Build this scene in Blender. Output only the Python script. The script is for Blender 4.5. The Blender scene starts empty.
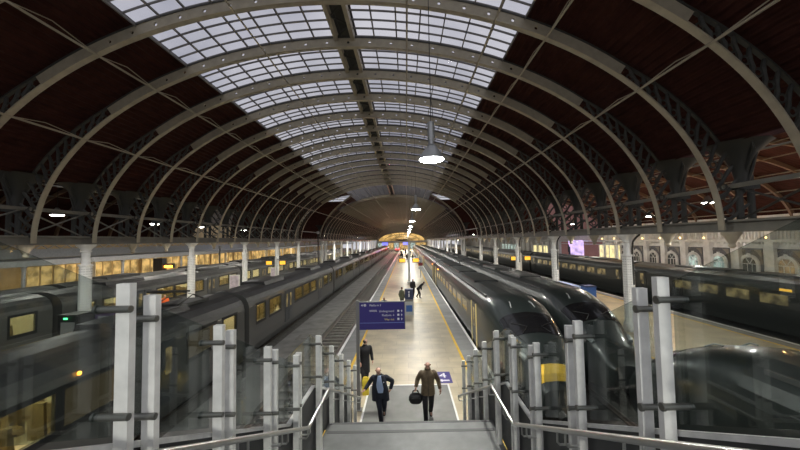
import bpy, bmesh, math, random
from mathutils import Vector, Matrix
random.seed(7)
C = bpy.context.scene.collection
PI = math.pi
H = 5.34                      # eye height above the platform
ORD = ['first','second','third','fourth','fifth','sixth','seventh','eighth','ninth','tenth','eleventh','twelfth',
       'thirteenth','fourteenth','fifteenth','sixteenth','seventeenth','eighteenth','nineteenth','twentieth']

# ------------------------------------------------------------------ materials
def mat(name, col, rough=.6, metal=0., emit=None, es=0., var=0., scale=6., bump=0., coat=0., bscale=None, spec=.5):
    m = bpy.data.materials.new(name); m.use_nodes = True
    nt = m.node_tree; b = nt.nodes['Principled BSDF']
    b.inputs['Roughness'].default_value = rough; b.inputs['Metallic'].default_value = metal
    b.inputs['Coat Weight'].default_value = coat; b.inputs['Specular IOR Level'].default_value = spec
    c = (*col, 1)
    if emit:
        b.inputs['Emission Color'].default_value = (*emit, 1); b.inputs['Emission Strength'].default_value = es
    if var or bump:
        tc = nt.nodes.new('ShaderNodeTexCoord'); n = nt.nodes.new('ShaderNodeTexNoise')
        n.inputs['Scale'].default_value = scale; n.inputs['Detail'].default_value = 5
        nt.links.new(tc.outputs['Object'], n.inputs['Vector'])
        if var:
            r = nt.nodes.new('ShaderNodeValToRGB')
            r.color_ramp.elements[0].position = .3; r.color_ramp.elements[1].position = .7
            r.color_ramp.elements[0].color = (*[max(0, x*(1-var)) for x in col], 1)
            r.color_ramp.elements[1].color = (*[min(1, x*(1+var)) for x in col], 1)
            nt.links.new(n.outputs['Fac'], r.inputs['Fac']); nt.links.new(r.outputs['Color'], b.inputs['Base Color'])
        else: b.inputs['Base Color'].default_value = c
        if bump:
            n2 = n
            if bscale:
                n2 = nt.nodes.new('ShaderNodeTexNoise'); n2.inputs['Scale'].default_value = bscale
                nt.links.new(tc.outputs['Object'], n2.inputs['Vector'])
            bp = nt.nodes.new('ShaderNodeBump'); bp.inputs['Strength'].default_value = bump
            bp.inputs['Distance'].default_value = .02
            nt.links.new(n2.outputs['Fac'], bp.inputs['Height']); nt.links.new(bp.outputs['Normal'], b.inputs['Normal'])
    else: b.inputs['Base Color'].default_value = c
    return m

def glass(name, tint=(.8,.84,.83), refl=.9, rough=.0, ior=1.5, floor=0.):
    m = bpy.data.materials.new(name); m.use_nodes = True; nt = m.node_tree
    nt.nodes.remove(nt.nodes['Principled BSDF']); out = nt.nodes['Material Output']
    t = nt.nodes.new('ShaderNodeBsdfTransparent'); t.inputs[0].default_value = (*tint, 1)
    g = nt.nodes.new('ShaderNodeBsdfGlossy'); g.inputs['Roughness'].default_value = rough
    g.inputs['Color'].default_value = (refl, refl, refl, 1)
    lw = nt.nodes.new('ShaderNodeLayerWeight'); lw.inputs['Blend'].default_value = .5
    pw5 = nt.nodes.new('ShaderNodeMath'); pw5.operation = 'POWER'; pw5.inputs[1].default_value = 5
    nt.links.new(lw.outputs['Facing'], pw5.inputs[0])
    r0 = ((ior-1)/(ior+1))**2
    f = nt.nodes.new('ShaderNodeMath'); f.operation = 'MULTIPLY_ADD'; f.inputs[1].default_value = 1-r0; f.inputs[2].default_value = r0
    nt.links.new(pw5.outputs[0], f.inputs[0])
    mx = nt.nodes.new('ShaderNodeMixShader')
    nt.links.new(f.outputs[0], mx.inputs[0]); nt.links.new(t.outputs[0], mx.inputs[1]); nt.links.new(g.outputs[0], mx.inputs[2])
    last = mx
    if floor:                                    # a film of dust on the pane
        d = nt.nodes.new('ShaderNodeBsdfDiffuse'); d.inputs[0].default_value = (.5,.52,.5,1)
        m2 = nt.nodes.new('ShaderNodeMixShader'); m2.inputs[0].default_value = floor
        nt.links.new(mx.outputs[0], m2.inputs[1]); nt.links.new(d.outputs[0], m2.inputs[2]); last = m2
    nt.links.new(last.outputs[0], out.inputs['Surface'])
    return m

def brickmat(name, c1, c2, mortar, bw, bh, rough, var=.0, msize=.01, off=.5):
    m = bpy.data.materials.new(name); m.use_nodes = True; nt = m.node_tree; b = nt.nodes['Principled BSDF']
    tc = nt.nodes.new('ShaderNodeTexCoord'); br = nt.nodes.new('ShaderNodeTexBrick')
    br.inputs['Color1'].default_value = (*c1,1); br.inputs['Color2'].default_value = (*c2,1); br.inputs['Mortar'].default_value = (*mortar,1)
    br.inputs['Scale'].default_value = 1; br.inputs['Brick Width'].default_value = bw; br.inputs['Row Height'].default_value = bh
    br.inputs['Mortar Size'].default_value = msize; br.offset = off
    nt.links.new(tc.outputs['Object'], br.inputs['Vector'])
    n = nt.nodes.new('ShaderNodeTexNoise'); n.inputs['Scale'].default_value = .9; n.inputs['Detail'].default_value = 6
    nt.links.new(tc.outputs['Object'], n.inputs['Vector'])
    rm = nt.nodes.new('ShaderNodeMapRange'); rm.inputs[1].default_value = .3; rm.inputs[2].default_value = .7
    rm.inputs[3].default_value = .72; rm.inputs[4].default_value = 1.15
    nt.links.new(n.outputs['Fac'], rm.inputs[0])
    mx = nt.nodes.new('ShaderNodeMix'); mx.data_type = 'RGBA'; mx.blend_type = 'MULTIPLY'; mx.inputs[0].default_value = 1
    nt.links.new(br.outputs['Color'], mx.inputs[6]); nt.links.new(rm.outputs[0], mx.inputs[7])
    nt.links.new(mx.outputs[2], b.inputs['Base Color'])
    rr = nt.nodes.new('ShaderNodeMapRange'); rr.inputs[3].default_value = rough-.08; rr.inputs[4].default_value = rough+.12
    nt.links.new(n.outputs['Fac'], rr.inputs[0]); nt.links.new(rr.outputs[0], b.inputs['Roughness'])
    return m

M = {}
M['rib']     = mat('rib_paint', (.40,.355,.265), .55, var=.12, scale=3)
M['scroll']  = mat('dark_scroll_paint', (.050,.050,.043), .6, var=.2)
M['sheet']   = mat('oxblood_sheet', (.046,.016,.012), .8, var=.25, scale=2, spec=.12)
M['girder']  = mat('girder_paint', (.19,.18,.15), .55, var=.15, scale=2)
M['dkiron']  = mat('dark_iron', (.035,.035,.03), .6)
M['aislerib']= mat('aisle_rib_paint', (.16,.10,.06), .55)
M['bar']     = mat('glazing_bar', (.17,.16,.15), .6)
M['white']   = mat('white_iron', (.84,.84,.80), .5, var=.08, scale=5)
M['rivet']   = mat('rivet_paint', (.30,.30,.28), .5)
M['post']    = mat('brushed_pale_steel', (.80,.80,.76), .45, .0, var=.12, scale=9)
M['steel']   = mat('stainless_tube', (.62,.62,.60), .28, .9)
M['clamp']   = mat('dull_clamp_steel', (.20,.20,.18), .35, .7)
M['infill']  = mat('charcoal_infill', (.045,.047,.048), .5)
M['glassb']  = glass('balustrade_glass', (.74,.78,.77), .9, ior=1.5, floor=.008)
M['sky']     = glass('skylight_glass', (.95,.95,.97), .5, ior=1.3)
M['sky_grey']  = mat('grey_glazing', (.66,.65,.62), .6, var=.15, scale=2)  # plain grey translucent panels for the roof beyond the transept
nt_ = M['sky_grey'].node_tree; tl_ = nt_.nodes.new('ShaderNodeBsdfTranslucent'); tl_.inputs[0].default_value = (.62,.61,.58,1)
mx_ = nt_.nodes.new('ShaderNodeMixShader'); mx_.inputs[0].default_value = .5
nt_.links.new(nt_.nodes['Principled BSDF'].outputs[0], mx_.inputs[1]); nt_.links.new(tl_.outputs[0], mx_.inputs[2])
nt_.links.new(mx_.outputs[0], nt_.nodes['Material Output'].inputs['Surface'])
M['tile']    = brickmat('platform_tile', (.56,.48,.33), (.50,.425,.29), (.42,.36,.255), 1.2, .6, .36, msize=.012)
M['coping']  = brickmat('coping_stone', (.27,.27,.26), (.22,.22,.215), (.12,.12,.12), .8, .8, .55, msize=.012, off=0)
M['yellow']  = mat('yellow_line', (.80,.50,.04), .55, var=.1)
M['wline']   = mat('white_line', (.80,.80,.77), .5, var=.08)
M['concrete']= mat('stair_concrete', (.175,.18,.175), .5, var=.14, scale=4, bump=.1, bscale=60)
M['apron']   = mat('apron_grey', (.19,.19,.175), .45, var=.14, scale=2.5)
M['nosing']  = mat('nosing_strip', (.10,.10,.10), .6)
M['ballast'] = mat('ballast', (.085,.08,.072), .9, var=.5, scale=9, bump=.9, bscale=22)
M['fourfoot']= mat('oily_concrete', (.20,.195,.18), .6, var=.3, scale=1.3)
M['sleeper'] = mat('sleeper_concrete', (.20,.185,.165), .8, var=.25)
M['rail']    = mat('rail_steel', (.30,.26,.23), .32, .8)
M['brickw']  = brickmat('platform_wall_brick', (.16,.13,.11), (.13,.11,.10), (.08,.08,.075), .23, .075, .8)
M['greybody']= mat('grey_coach', (.085,.085,.08), .42, .1, coat=.3)
M['roofdark']= mat('coach_roof', (.035,.034,.031), .5, var=.25, scale=3)
M['green']   = mat('dark_green_coach', (.016,.021,.020), .38, .0, coat=.45)
M['greenroof']=mat('green_coach_roof', (.030,.034,.033), .45, .0, var=.2, scale=3)
M['blk']     = mat('black_rubber', (.015,.015,.015), .5)
M['door']    = mat('coach_door', (.05,.055,.06), .4)
M['pane']    = glass('coach_window', (.78,.76,.66), .9, ior=1.5)
M['paneD']   = mat('tinted_pane', (.03,.03,.03), .06, emit=(1,.72,.32), es=.05)
def litpane(name, col, s, dark=.35, scale=1.2):
    m = mat(name, (.05,.05,.05), .12)
    nt = m.node_tree; b = nt.nodes['Principled BSDF']; tc = nt.nodes.new('ShaderNodeTexCoord')
    n = nt.nodes.new('ShaderNodeTexNoise'); n.inputs['Scale'].default_value = scale; n.inputs['Detail'].default_value = 3
    r = nt.nodes.new('ShaderNodeMapRange'); r.inputs[1].default_value = .38; r.inputs[2].default_value = .6
    r.inputs[3].default_value = s*dark; r.inputs[4].default_value = s
    nt.links.new(tc.outputs['Object'], n.inputs['Vector']); nt.links.new(n.outputs['Fac'], r.inputs[0])
    b.inputs['Emission Color'].default_value = (*col,1); nt.links.new(r.outputs[0], b.inputs['Emission Strength'])
    return m
M['paneL']   = litpane('lit_coach_pane', (1,.74,.30), .22, .08, 1.4)
M['shop']    = litpane('lit_shop_pane', (1,.64,.22), .8, .3, .9)
M['shopw']   = litpane('lit_office_pane', (1,.86,.42), 1.3, .6, 1.)
M['gold']    = litpane('gold_fanlight', (1,.62,.20), 1.2, .35, .35)
M['cool']    = litpane('cool_lit_pane', (.8,1,.9), .7, .2, 1.4)
M['pinkad']  = litpane('lit_poster', (.75,.55,1), 1.3, .5, 1.0)
M['lining']  = mat('saloon_lining', (.80,.77,.64), .6)
M['seat']    = mat('seat_moquette', (.30,.24,.13), .8, var=.3, scale=14)
M['strip']   = mat('saloon_light', (1,1,1), .5, emit=(1,.90,.64), es=16)
M['lamp']    = mat('lamp_lens', (1,1,1), .4, emit=(.93,1,.97), es=90)
M['lampS']   = mat('small_lamp_lens', (1,1,1), .4, emit=(1,.97,.86), es=25)
M['lampW']   = mat('warm_bulb', (1,1,1), .4, emit=(1,.62,.2), es=8)
M['alu']     = mat('lamp_housing', (.42,.43,.43), .4, .6)
M['amber']   = mat('amber_light', (1,.4,.05), .4, emit=(1,.36,.03), es=9)
M['amberlcd']= mat('amber_display', (.9,.5,.05), .4, emit=(1,.55,.05), es=1.0)
M['red']     = mat('red_lamp', (.9,.03,.03), .4, emit=(1,.04,.06), es=9)
M['blueled'] = mat('blue_lit_sign', (.08,.08,.8), .4, emit=(.12,.14,1), es=2.2)
M['greenled']= mat('green_led', (.1,.8,.3), .4, emit=(.1,1,.3), es=5)
M['navy']    = mat('sign_navy', (.040,.030,.205), .45)
M['signw']   = mat('sign_white', (.86,.86,.88), .5)
M['signy']   = mat('sign_yellow', (.9,.75,.2), .5)
M['signgrey']= mat('sign_frame_grey', (.22,.22,.21), .5, .3)
M['stone']   = mat('pale_stone', (.60,.61,.59), .7, var=.15, scale=1.5)
M['slate']   = mat('dark_panel_stone', (.085,.09,.10), .6, var=.3, scale=5)
M['darkwall']= mat('dim_wall', (.12,.10,.08), .8, var=.25, scale=1)
M['warmwall']= mat('buff_wall', (.62,.50,.30), .7, var=.15, scale=1)
M['canopy']  = mat('canopy_white', (.52,.54,.56), .6, var=.1)
M['skin']    = mat('skin', (.52,.30,.22), .5)
M['lip']     = mat('lip', (.34,.15,.12), .5)
M['hairg']   = mat('grey_hair', (.40,.37,.33), .8)
M['hairb']   = mat('dark_hair', (.03,.025,.02), .8)
M['suit']    = mat('navy_suit', (.014,.017,.030), .8, var=.15, scale=20)
M['shirt']   = mat('pale_blue_shirt', (.42,.54,.78), .8)
M['cloth']   = mat('black_cloth', (.012,.012,.014), .85)
M['olive']   = mat('brown_jacket', (.125,.092,.055), .8, var=.2, scale=14)
M['shoe']    = mat('black_shoe', (.01,.01,.01), .35)
M['leather'] = mat('black_bag', (.012,.012,.013), .5, var=.2)
M['orange']  = mat('orange_hi_vis', (.9,.16,.03), .7, emit=(1,.15,.02), es=.05)
M['pinkcloth']=mat('rose_cloth', (.35,.06,.07), .8)
M['greycloth']=mat('grey_cloth', (.16,.16,.16), .8)
M['purple']  = mat('purple_casing', (.10,.07,.14), .5)
M['lblue']   = mat('pale_blue_cover', (.42,.50,.72), .6)
M['navybox'] = mat('navy_casing', (.03,.04,.10), .5)
M['silver']  = mat('silver_casing', (.48,.50,.50), .4, .4)
M['pblue']   = mat('blue_panel', (.05,.14,.42), .4)
M['poster']  = mat('poster_paper', (.70,.62,.68), .6, var=.3, scale=3)

# ------------------------------------------------------------------ mesh builder
class MB:
    def __init__(s): s.v = []; s.f = []; s.mi = []; s.cur = 0
    def add(s, vs, fs):
        o = len(s.v); s.v += [tuple(p) for p in vs]; s.f += [tuple(i+o for i in f) for f in fs]; s.mi += [s.cur]*len(fs); return s
    def box(s, x0,x1,y0,y1,z0,z1):
        vs = [(x,y,z) for x in (x0,x1) for y in (y0,y1) for z in (z0,z1)]
        return s.add(vs, [(0,1,3,2),(4,6,7,5),(0,4,5,1),(2,3,7,6),(0,2,6,4),(1,5,7,3)])
    def cbox(s, c, sz): return s.box(c[0]-sz[0]/2,c[0]+sz[0]/2,c[1]-sz[1]/2,c[1]+sz[1]/2,c[2]-sz[2]/2,c[2]+sz[2]/2)
    def bar(s, p, q, w, h=None, up=(0,0,1)):
        h = h or w; p = Vector(p); q = Vector(q); d = (q-p).normalized(); u = Vector(up)
        a = d.cross(u)
        if a.length < 1e-4: a = d.cross(Vector((1,0,0)))
        a.normalize(); b = a.cross(d)
        vs = [P + a*(i*w/2) + b*(j*h/2) for P in (p,q) for i,j in ((-1,-1),(1,-1),(1,1),(-1,1))]
        return s.add(vs, [(3,2,1,0),(4,5,6,7)] + [(i,(i+1)%4,4+(i+1)%4,4+i) for i in range(4)])
    def tube(s, pts, r, n=8, caps=True):
        pts = [Vector(p) for p in pts]; rings = []; prev = None
        for i,p in enumerate(pts):
            d = (pts[min(i+1,len(pts)-1)] - pts[max(i-1,0)]).normalized()
            a = prev - d*prev.dot(d) if prev else d.cross(Vector((0,0,1)))
            if a.length < 1e-4: a = d.cross(Vector((1,0,0)))
            a.normalize(); prev = a; b = d.cross(a)
            rr = r[i] if isinstance(r,(list,tuple)) else r
            rings.append([p + a*math.cos(2*PI*k/n)*rr + b*math.sin(2*PI*k/n)*rr for k in range(n)])
        return s.loft(rings, caps)
    def loft(s, rings, caps=True, closed=True):
        n = len(rings[0]); vs = [p for r in rings for p in r]; fs = []
        for i in range(len(rings)-1):
            for k in range(n if closed else n-1):
                k2 = (k+1)%n; fs.append((i*n+k, i*n+k2, (i+1)*n+k2, (i+1)*n+k))
        if caps and closed:
            fs.append(tuple(range(n))[::-1]); fs.append(tuple(range((len(rings)-1)*n, len(rings)*n)))
        return s.add(vs, fs)
    def lathe(s, prof, c=(0,0,0), n=16):
        rings = [[(c[0]+r*math.cos(2*PI*k/n), c[1]+r*math.sin(2*PI*k/n), c[2]+z) for k in range(n)] for r,z in prof]
        return s.loft(rings, True)
    def prism(s, poly, axis, a, b):          # poly in the two other axes
        def P(u,v,w): return {'x':(w,u,v),'y':(u,w,v),'z':(u,v,w)}[axis]
        n = len(poly); vs = [P(u,v,a) for u,v in poly] + [P(u,v,b) for u,v in poly]
        return s.add(vs, [tuple(range(n))[::-1], tuple(range(n,2*n))] + [(i,(i+1)%n,n+(i+1)%n,n+i) for i in range(n)])
    def mesh(s, name, mats, smooth=False):
        me = bpy.data.meshes.new(name); me.from_pydata(s.v, [], s.f)
        for m in (mats if isinstance(mats,(list,tuple)) else [mats]): me.materials.append(m)
        me.polygons.foreach_set('material_index', s.mi)
        bm = bmesh.new(); bm.from_mesh(me); bmesh.ops.recalc_face_normals(bm, faces=bm.faces); bm.to_mesh(me); bm.free()
        if smooth:
            me.polygons.foreach_set('use_smooth', [True]*len(me.polygons))
            try: me.set_sharp_from_angle(angle=math.radians(40))
            except Exception: pass
        me.update(); return me
    def build(s, name, mats, parent=None, smooth=False, loc=None):
        return place(name, s.mesh(name, mats, smooth), parent, loc)

def place(name, me, parent=None, loc=None, rotz=0):
    o = bpy.data.objects.new(name, me); C.objects.link(o)
    if parent: o.parent = parent
    if loc: o.location = loc
    if rotz: o.rotation_euler = (0,0,rotz)
    return o
def tag(o, label=None, cat=None, group=None, kind=None):
    for k,v in (('label',label),('category',cat),('group',group),('kind',kind)):
        if v: o[k] = v
    return o
def thing(name, label, cat, loc=(0,0,0), rotz=0, group=None):
    o = bpy.data.objects.new(name, None); C.objects.link(o); o.location = loc; o.rotation_euler = (0,0,rotz)
    o.empty_display_size = .2
    return tag(o, label, cat, group)
def struct(o): o['kind'] = 'structure'; return o
def dup(root, loc, rotz=None, label=None, group=None):
    def cp(o, par):
        c = o.copy(); C.objects.link(c)
        if par: c.parent = par
        for ch in list(o.children): cp(ch, c)
        return c
    r = cp(root, None); r.location = loc
    if rotz is not None: r.rotation_euler = (0,0,rotz)
    if label: r['label'] = label
    if group: r['group'] = group
    return r
def text_mesh(txt, size, name, depth=.004, align='LEFT'):
    cu = bpy.data.curves.new(name, 'FONT'); cu.body = txt; cu.size = size; cu.extrude = depth; cu.align_x = align
    o = bpy.data.objects.new('tmp', cu); C.objects.link(o); bpy.context.view_layer.update()
    me = bpy.data.meshes.new_from_object(o.evaluated_get(bpy.context.evaluated_depsgraph_get()))
    bpy.data.objects.remove(o); return me
def write(txt, size, name, m, parent, loc, rot=(PI/2,0,0), align='LEFT', bold=0):
    me = text_mesh(txt, size, name, align=align); me.materials.clear(); me.materials.append(m)
    o = place(name, me, parent, loc); o.rotation_euler = rot; return o

# ------------------------------------------------------------------ camera, world
cam = bpy.data.cameras.new('camera'); cam.sensor_width = 36; cam.lens = 325/800*36; cam.clip_end = 1000; cam.clip_start = .05
co = bpy.data.objects.new('camera', cam); C.objects.link(co)
cam.shift_x = -6/800
R = Matrix.Rotation(PI/2+math.radians(2.64),4,'X') @ Matrix.Rotation(math.radians(-1.05),4,'Z')
co.matrix_world = Matrix.Translation((0,0,H)) @ R
bpy.context.scene.camera = co
w = bpy.data.worlds.new('dusk_sky'); bpy.context.scene.world = w; w.use_nodes = True
nt = w.node_tree; bg = nt.nodes['Background']
tc = nt.nodes.new('ShaderNodeTexCoord'); nz = nt.nodes.new('ShaderNodeTexNoise'); nz.inputs['Scale'].default_value = 2.6; nz.inputs['Detail'].default_value = 6
rp = nt.nodes.new('ShaderNodeValToRGB'); rp.color_ramp.elements[0].position = .35; rp.color_ramp.elements[1].position = .68
rp.color_ramp.elements[0].color = (.40,.41,.48,1); rp.color_ramp.elements[1].color = (.80,.79,.82,1)
nt.links.new(tc.outputs['Generated'], nz.inputs['Vector']); nt.links.new(nz.outputs['Fac'], rp.inputs['Fac']); nt.links.new(rp.outputs['Color'], bg.inputs['Color'])
bg.inputs['Strength'].default_value = .95
vs = bpy.context.scene.view_settings; vs.view_transform = 'Standard'; vs.look = 'None'; vs.gamma = 1; vs.exposure = 0; vs.use_curve_mapping = False
cy = bpy.context.scene.cycles
cy.transparent_max_bounces = 24; cy.max_bounces = 7; cy.diffuse_bounces = 3; cy.glossy_bounces = 3
cy.sample_clamp_indirect = 4

# ------------------------------------------------------------------ ground, platforms, tracks
YN, YF = -14, 208
struct(MB().box(-40,34,YN,YF,-1.4,-1.16).build('floor', M['ballast']))
struct(MB().box(-8.0,-5.75,YN,200,-1.17,-.86).build('walkway', M['fourfoot']))
def platform(x0, x1, edges, y0=YN, y1=186):
    p = MB(); p.box(x0+.08,x1-.08,y0,y1,-1.2,-.06)
    o = struct(p.build('platform', M['brickw']))
    t = MB(); t.box(x0+(.9 if 'l' in edges else 0), x1-(.9 if 'r' in edges else 0), y0,y1,-.08,0); t.build('paving', M['tile'], o)
    for e in edges:
        s = 1 if e == 'r' else -1; xe = x1 if e == 'r' else x0
        def bx(a,b,z0,z1): return MB().box(min(xe-s*a,xe-s*b),max(xe-s*a,xe-s*b),y0,y1,z0,z1)
        bx(0,.9,-.10,0).build('coping', M['coping'], o)
        bx(.86,.98,-.01,.005).build('yellow_line', M['yellow'], o)
        bx(.0,.13,-.105,.006).build('white_edge', M['wline'], o)
    return o
platform(-3.35,3.35,'lr')
platform(-19.35,-11.35,'lr'); platform(9.75,18.7,'lr')
platform(-38.8,-26.2,'r'); platform(25.15,32.8,'l')

def track(xc, label, y0, y1, nsl):
    t = thing('railway_track', label, 'railway track', (xc,0,-1.17))
    for s in (-1,1):
        r = MB()
        prof = [(-.07,.10),(.07,.10),(.07,.12),(.012,.13),(.012,.21),(.035,.215),(.035,.25),(-.035,.25),(-.035,.215),(-.012,.21),(-.012,.13),(-.07,.12)]
        r.prism([(s*.7525+a,b) for a,b in prof], 'y', y0, y1); r.build('rail', M['rail'], t)
    sm = MB().prism([(-1.15,0),(1.15,0),(1.12,.10),(-1.12,.10)],'y',-.13,.13).mesh('sleeper', M['sleeper'])
    for k in range(nsl): place('sleeper', sm, t, (0, 9.4+k*.72, 0))
    return t
track(-4.85, 'empty railway track with concrete sleepers beside the left edge of the middle platform', 0, 176, 90)
track(-9.8, 'railway track under the long grey train left of the middle platform', 0, 195, 0)
track(4.85, 'railway track under the green train at the right edge of the middle platform', 0, 195, 0)
track(8.25, 'railway track under the two green trains standing nose to nose', 0, 195, 0)
track(20.15, 'empty railway track in front of the green train with lit windows', 0, 195, 0)
d = thing('drain_cover', 'pale square cover set in the walkway left of the sleepers', 'cover', (-6.5,21.5,-.86))
MB().box(-.7,.7,-.5,.5,0,.03).build('frame', M['sleeper'], d); MB().box(-.5,.5,-.35,.35,.03,.045).build('lid', M['fourfoot'], d)

# apron at the stair foot
ap = struct(MB().box(-1.42,1.42,9.4,12.2,0,.006).build('apron', M['apron']))
b = MB(); b.box(-1.47,-1.41,9.4,12.26,0,.010); b.box(1.41,1.47,9.4,12.26,0,.010); b.box(-1.41,1.41,12.2,12.26,0,.010)
b.build('white_border', M['wline'], ap)
f4 = thing('floor_sign', 'navy square floor sign with a white 4 at the corner of the grey apron', 'floor sign', (1.34,12.85,.004))
MB().box(-.30,.30,-.52,.52,0,.004).build('panel', M['navy'], f4)
write('4', .62, 'numeral', M['signw'], f4, (-.17,-.06,.006), (0,0,0))
a = MB(); a.prism([(-.24,-.30),(-.06,-.18),(-.06,-.25),(.2,-.25),(.2,-.35),(-.06,-.35),(-.06,-.42)],'z',.004,.009); a.build('arrow', M['signw'], f4)

# ------------------------------------------------------------------ stairs
SX0, SX1 = -1.56, 1.60
st = MB()
def flight(mb, ya, za, yb, zb, n):
    g = (yb-ya)/n; r = (za-zb)/n; poly = []
    for k in range(n):
        poly += [(ya+k*g, za-k*r), (ya+(k+1)*g, za-k*r)]
    poly += [(yb, zb), (yb-.02, zb), (ya, za-.38)]
    mb.prism(poly, 'x', SX0, SX1); return g, r
UA, UB, LB = (.9,3.65), (4.4,1.85), (9.52,0.)
def stair(nm, ya,za,yb,zb,n):
    m = MB(); g,r = flight(m,ya,za,yb,zb,n); o = struct(m.build(nm, M['concrete']))
    q = MB()
    for k in range(n): q.box(SX0+.05,SX1-.05,ya+(k+1)*g-.055,ya+(k+1)*g+.004,za-k*r-.03,za-k*r+.004)
    q.build('nosing', M['nosing'], o); return o
stair('stair_flight', UA[0],UA[1],UB[0],UB[1],12)
stair('stair_flight', 6.14,UB[1],LB[0],LB[1],12)
ld = MB(); ld.box(SX0,SX1,4.4,6.14,1.6,1.85); struct(ld.build('landing', M['concrete']))
ln = MB(); ln.box(SX0+.05,SX1-.05,6.07,6.145,1.83,1.854); struct(ln.build('landing_nosing', M['nosing']))
lg = MB()
for x in (-1.3,1.34):
    for y in (4.7,5.8): lg.box(x-.1,x+.1,y-.1,y+.1,0,1.6)
struct(lg.build('landing_legs', M['dkiron']))
struct(MB().box(-8,8,-3.2,.9,3.35,3.65).build('bridge_deck', M['concrete']))

def zfloor(y):
    if y < .9: return 3.65
    if y < 4.4: return 3.65-(y-.9)*(1.8/3.5)
    if y < 6.14: return 1.85
    return max(0., 1.85-(y-6.14)*1.85/3.38)
def pw(y, z0, s, y1, y2):     # level between y1 and y2, falling with slope s on either side
    if y < y1: return z0+s*(y1-y)
    if y < y2: return z0
    return z0-s*(y-y2)
ztop = lambda y: pw(y, 3.80, .51, 4.31, 5.40)
zfrm = lambda y: pw(y, 2.97, .51, 4.33, 5.45)
zrail = lambda y: pw(y, 2.87, .51, 4.44, 5.56)
def balustrade(sg, X, pairs, side):
    t = thing('glass_balustrade', 'glass and steel balustrade with handrail on the %s side of the stairs' % side, 'balustrade', (sg*X,0,0))
    up_ = .03 if sg < 0 else .10
    out = lambda a: sg*a      # outward in x
    flat = [p for pr in pairs for p in pr]
    for pr in pairs:
        for i,y in enumerate(pr):
            p = MB(); zt = ztop(y)+up_
            hw = .036
            p.box(-hw,hw,y-.022,y+.022,zfloor(y)-.005,zt)
            o = p.build('post', M['post'], t)
            for z in (zt-.13, zfrm(y)+.17):
                c = MB(); xa, xb = sorted((out(-.055), out(.125)))
                c.tube([(xa,y-.034,z),(xb,y-.034,z)], .019, 10); c.tube([(xa-.004,y-.034,z),(xa+.010,y-.034,z)], .025, 10)
                c.build('clamp', M['clamp'], o, True)
    gx = out(.10)
    def panel(ya, yb, name, zl, zh, x, th, m, split=()):
        ys = [ya]+[s for s in split if ya < s < yb]+[yb]
        poly = [(y,zl(y)) for y in ys]+[(y,zh(y)) for y in ys[::-1]]
        g = MB(); g.prism(poly,'x',x-th/2,x+th/2); return g.build(name, m, t)
    for k in range(len(pairs)-1):
        ya, yb = pairs[k][1]-.03, pairs[k+1][0]+.03
        panel(ya, yb, 'glass_panel', lambda y: zfrm(y)+.05, lambda y: ztop(y)+up_-.015, gx, .012, M['glassb'], (4.31,4.33,5.4,5.45))
        panel(pairs[k][1]-.2, pairs[k+1][1]-.2, 'infill_panel', lambda y: zfloor(y)+.03, lambda y: zfrm(y)-.02, out(.075), .02, M['infill'], (4.33,4.4,5.45,6.14,9.5))
    ys = [pairs[0][0]-.1,4.33,5.45,pairs[-1][1]+.08]
    fr = MB()
    for y0,y1 in zip(ys,ys[1:]): fr.bar((out(.075),y0,zfrm(y0)),(out(.075),y1,zfrm(y1)),.055,.03)
    fr.build('sill_rail', M['post'], t)
    ys = [pairs[0][0]-.1,4.44,5.56,pairs[-1][1]+.02]
    hr = MB(); pts = []
    for i,y in enumerate(ys):
        if 0 < i < 3: pts += [(out(-.15),y-.06,zrail(y-.06)),(out(-.15),y,zrail(y)-(.006 if i==1 else -.006)),(out(-.15),y+.06,zrail(y+.06))]
        else: pts.append((out(-.15),y,zrail(y)))
    e = pts[-1]; pts += [(e[0],e[1]+.05,e[2]-.04),(out(-.06),e[1]+.06,e[2]-.06)]
    hr.tube(pts,.024,12); hr.build('handrail', M['steel'], t, True)
    for pr in pairs:
        for y in pr:
            z = zrail(y); b = MB()
            b.tube([(out(-.15),y,z-.02),(out(-.15),y,z-.11),(out(-.13),y,z-.135),(out(-.03),y,z-.135)], .011, 8)
            b.build('rail_bracket', M['steel'], t, True)
    return t
balustrade(-1, 1.50, [(.78,.95),(1.75,1.93),(2.62,2.79),(3.53,3.70),(4.42,4.52),(5.50,5.58),(6.42,6.49),(7.36,7.43),(8.26,8.33),(9.2,9.27)], 'left')
balustrade(1, 1.53, [(.95,1.12),(1.98,2.16),(2.97,3.13),(3.95,4.11),(4.80,4.90),(5.70,5.78),(6.62,6.69),(7.5,7.57),(8.38,8.45),(9.2,9.27)], 'right')

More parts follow.
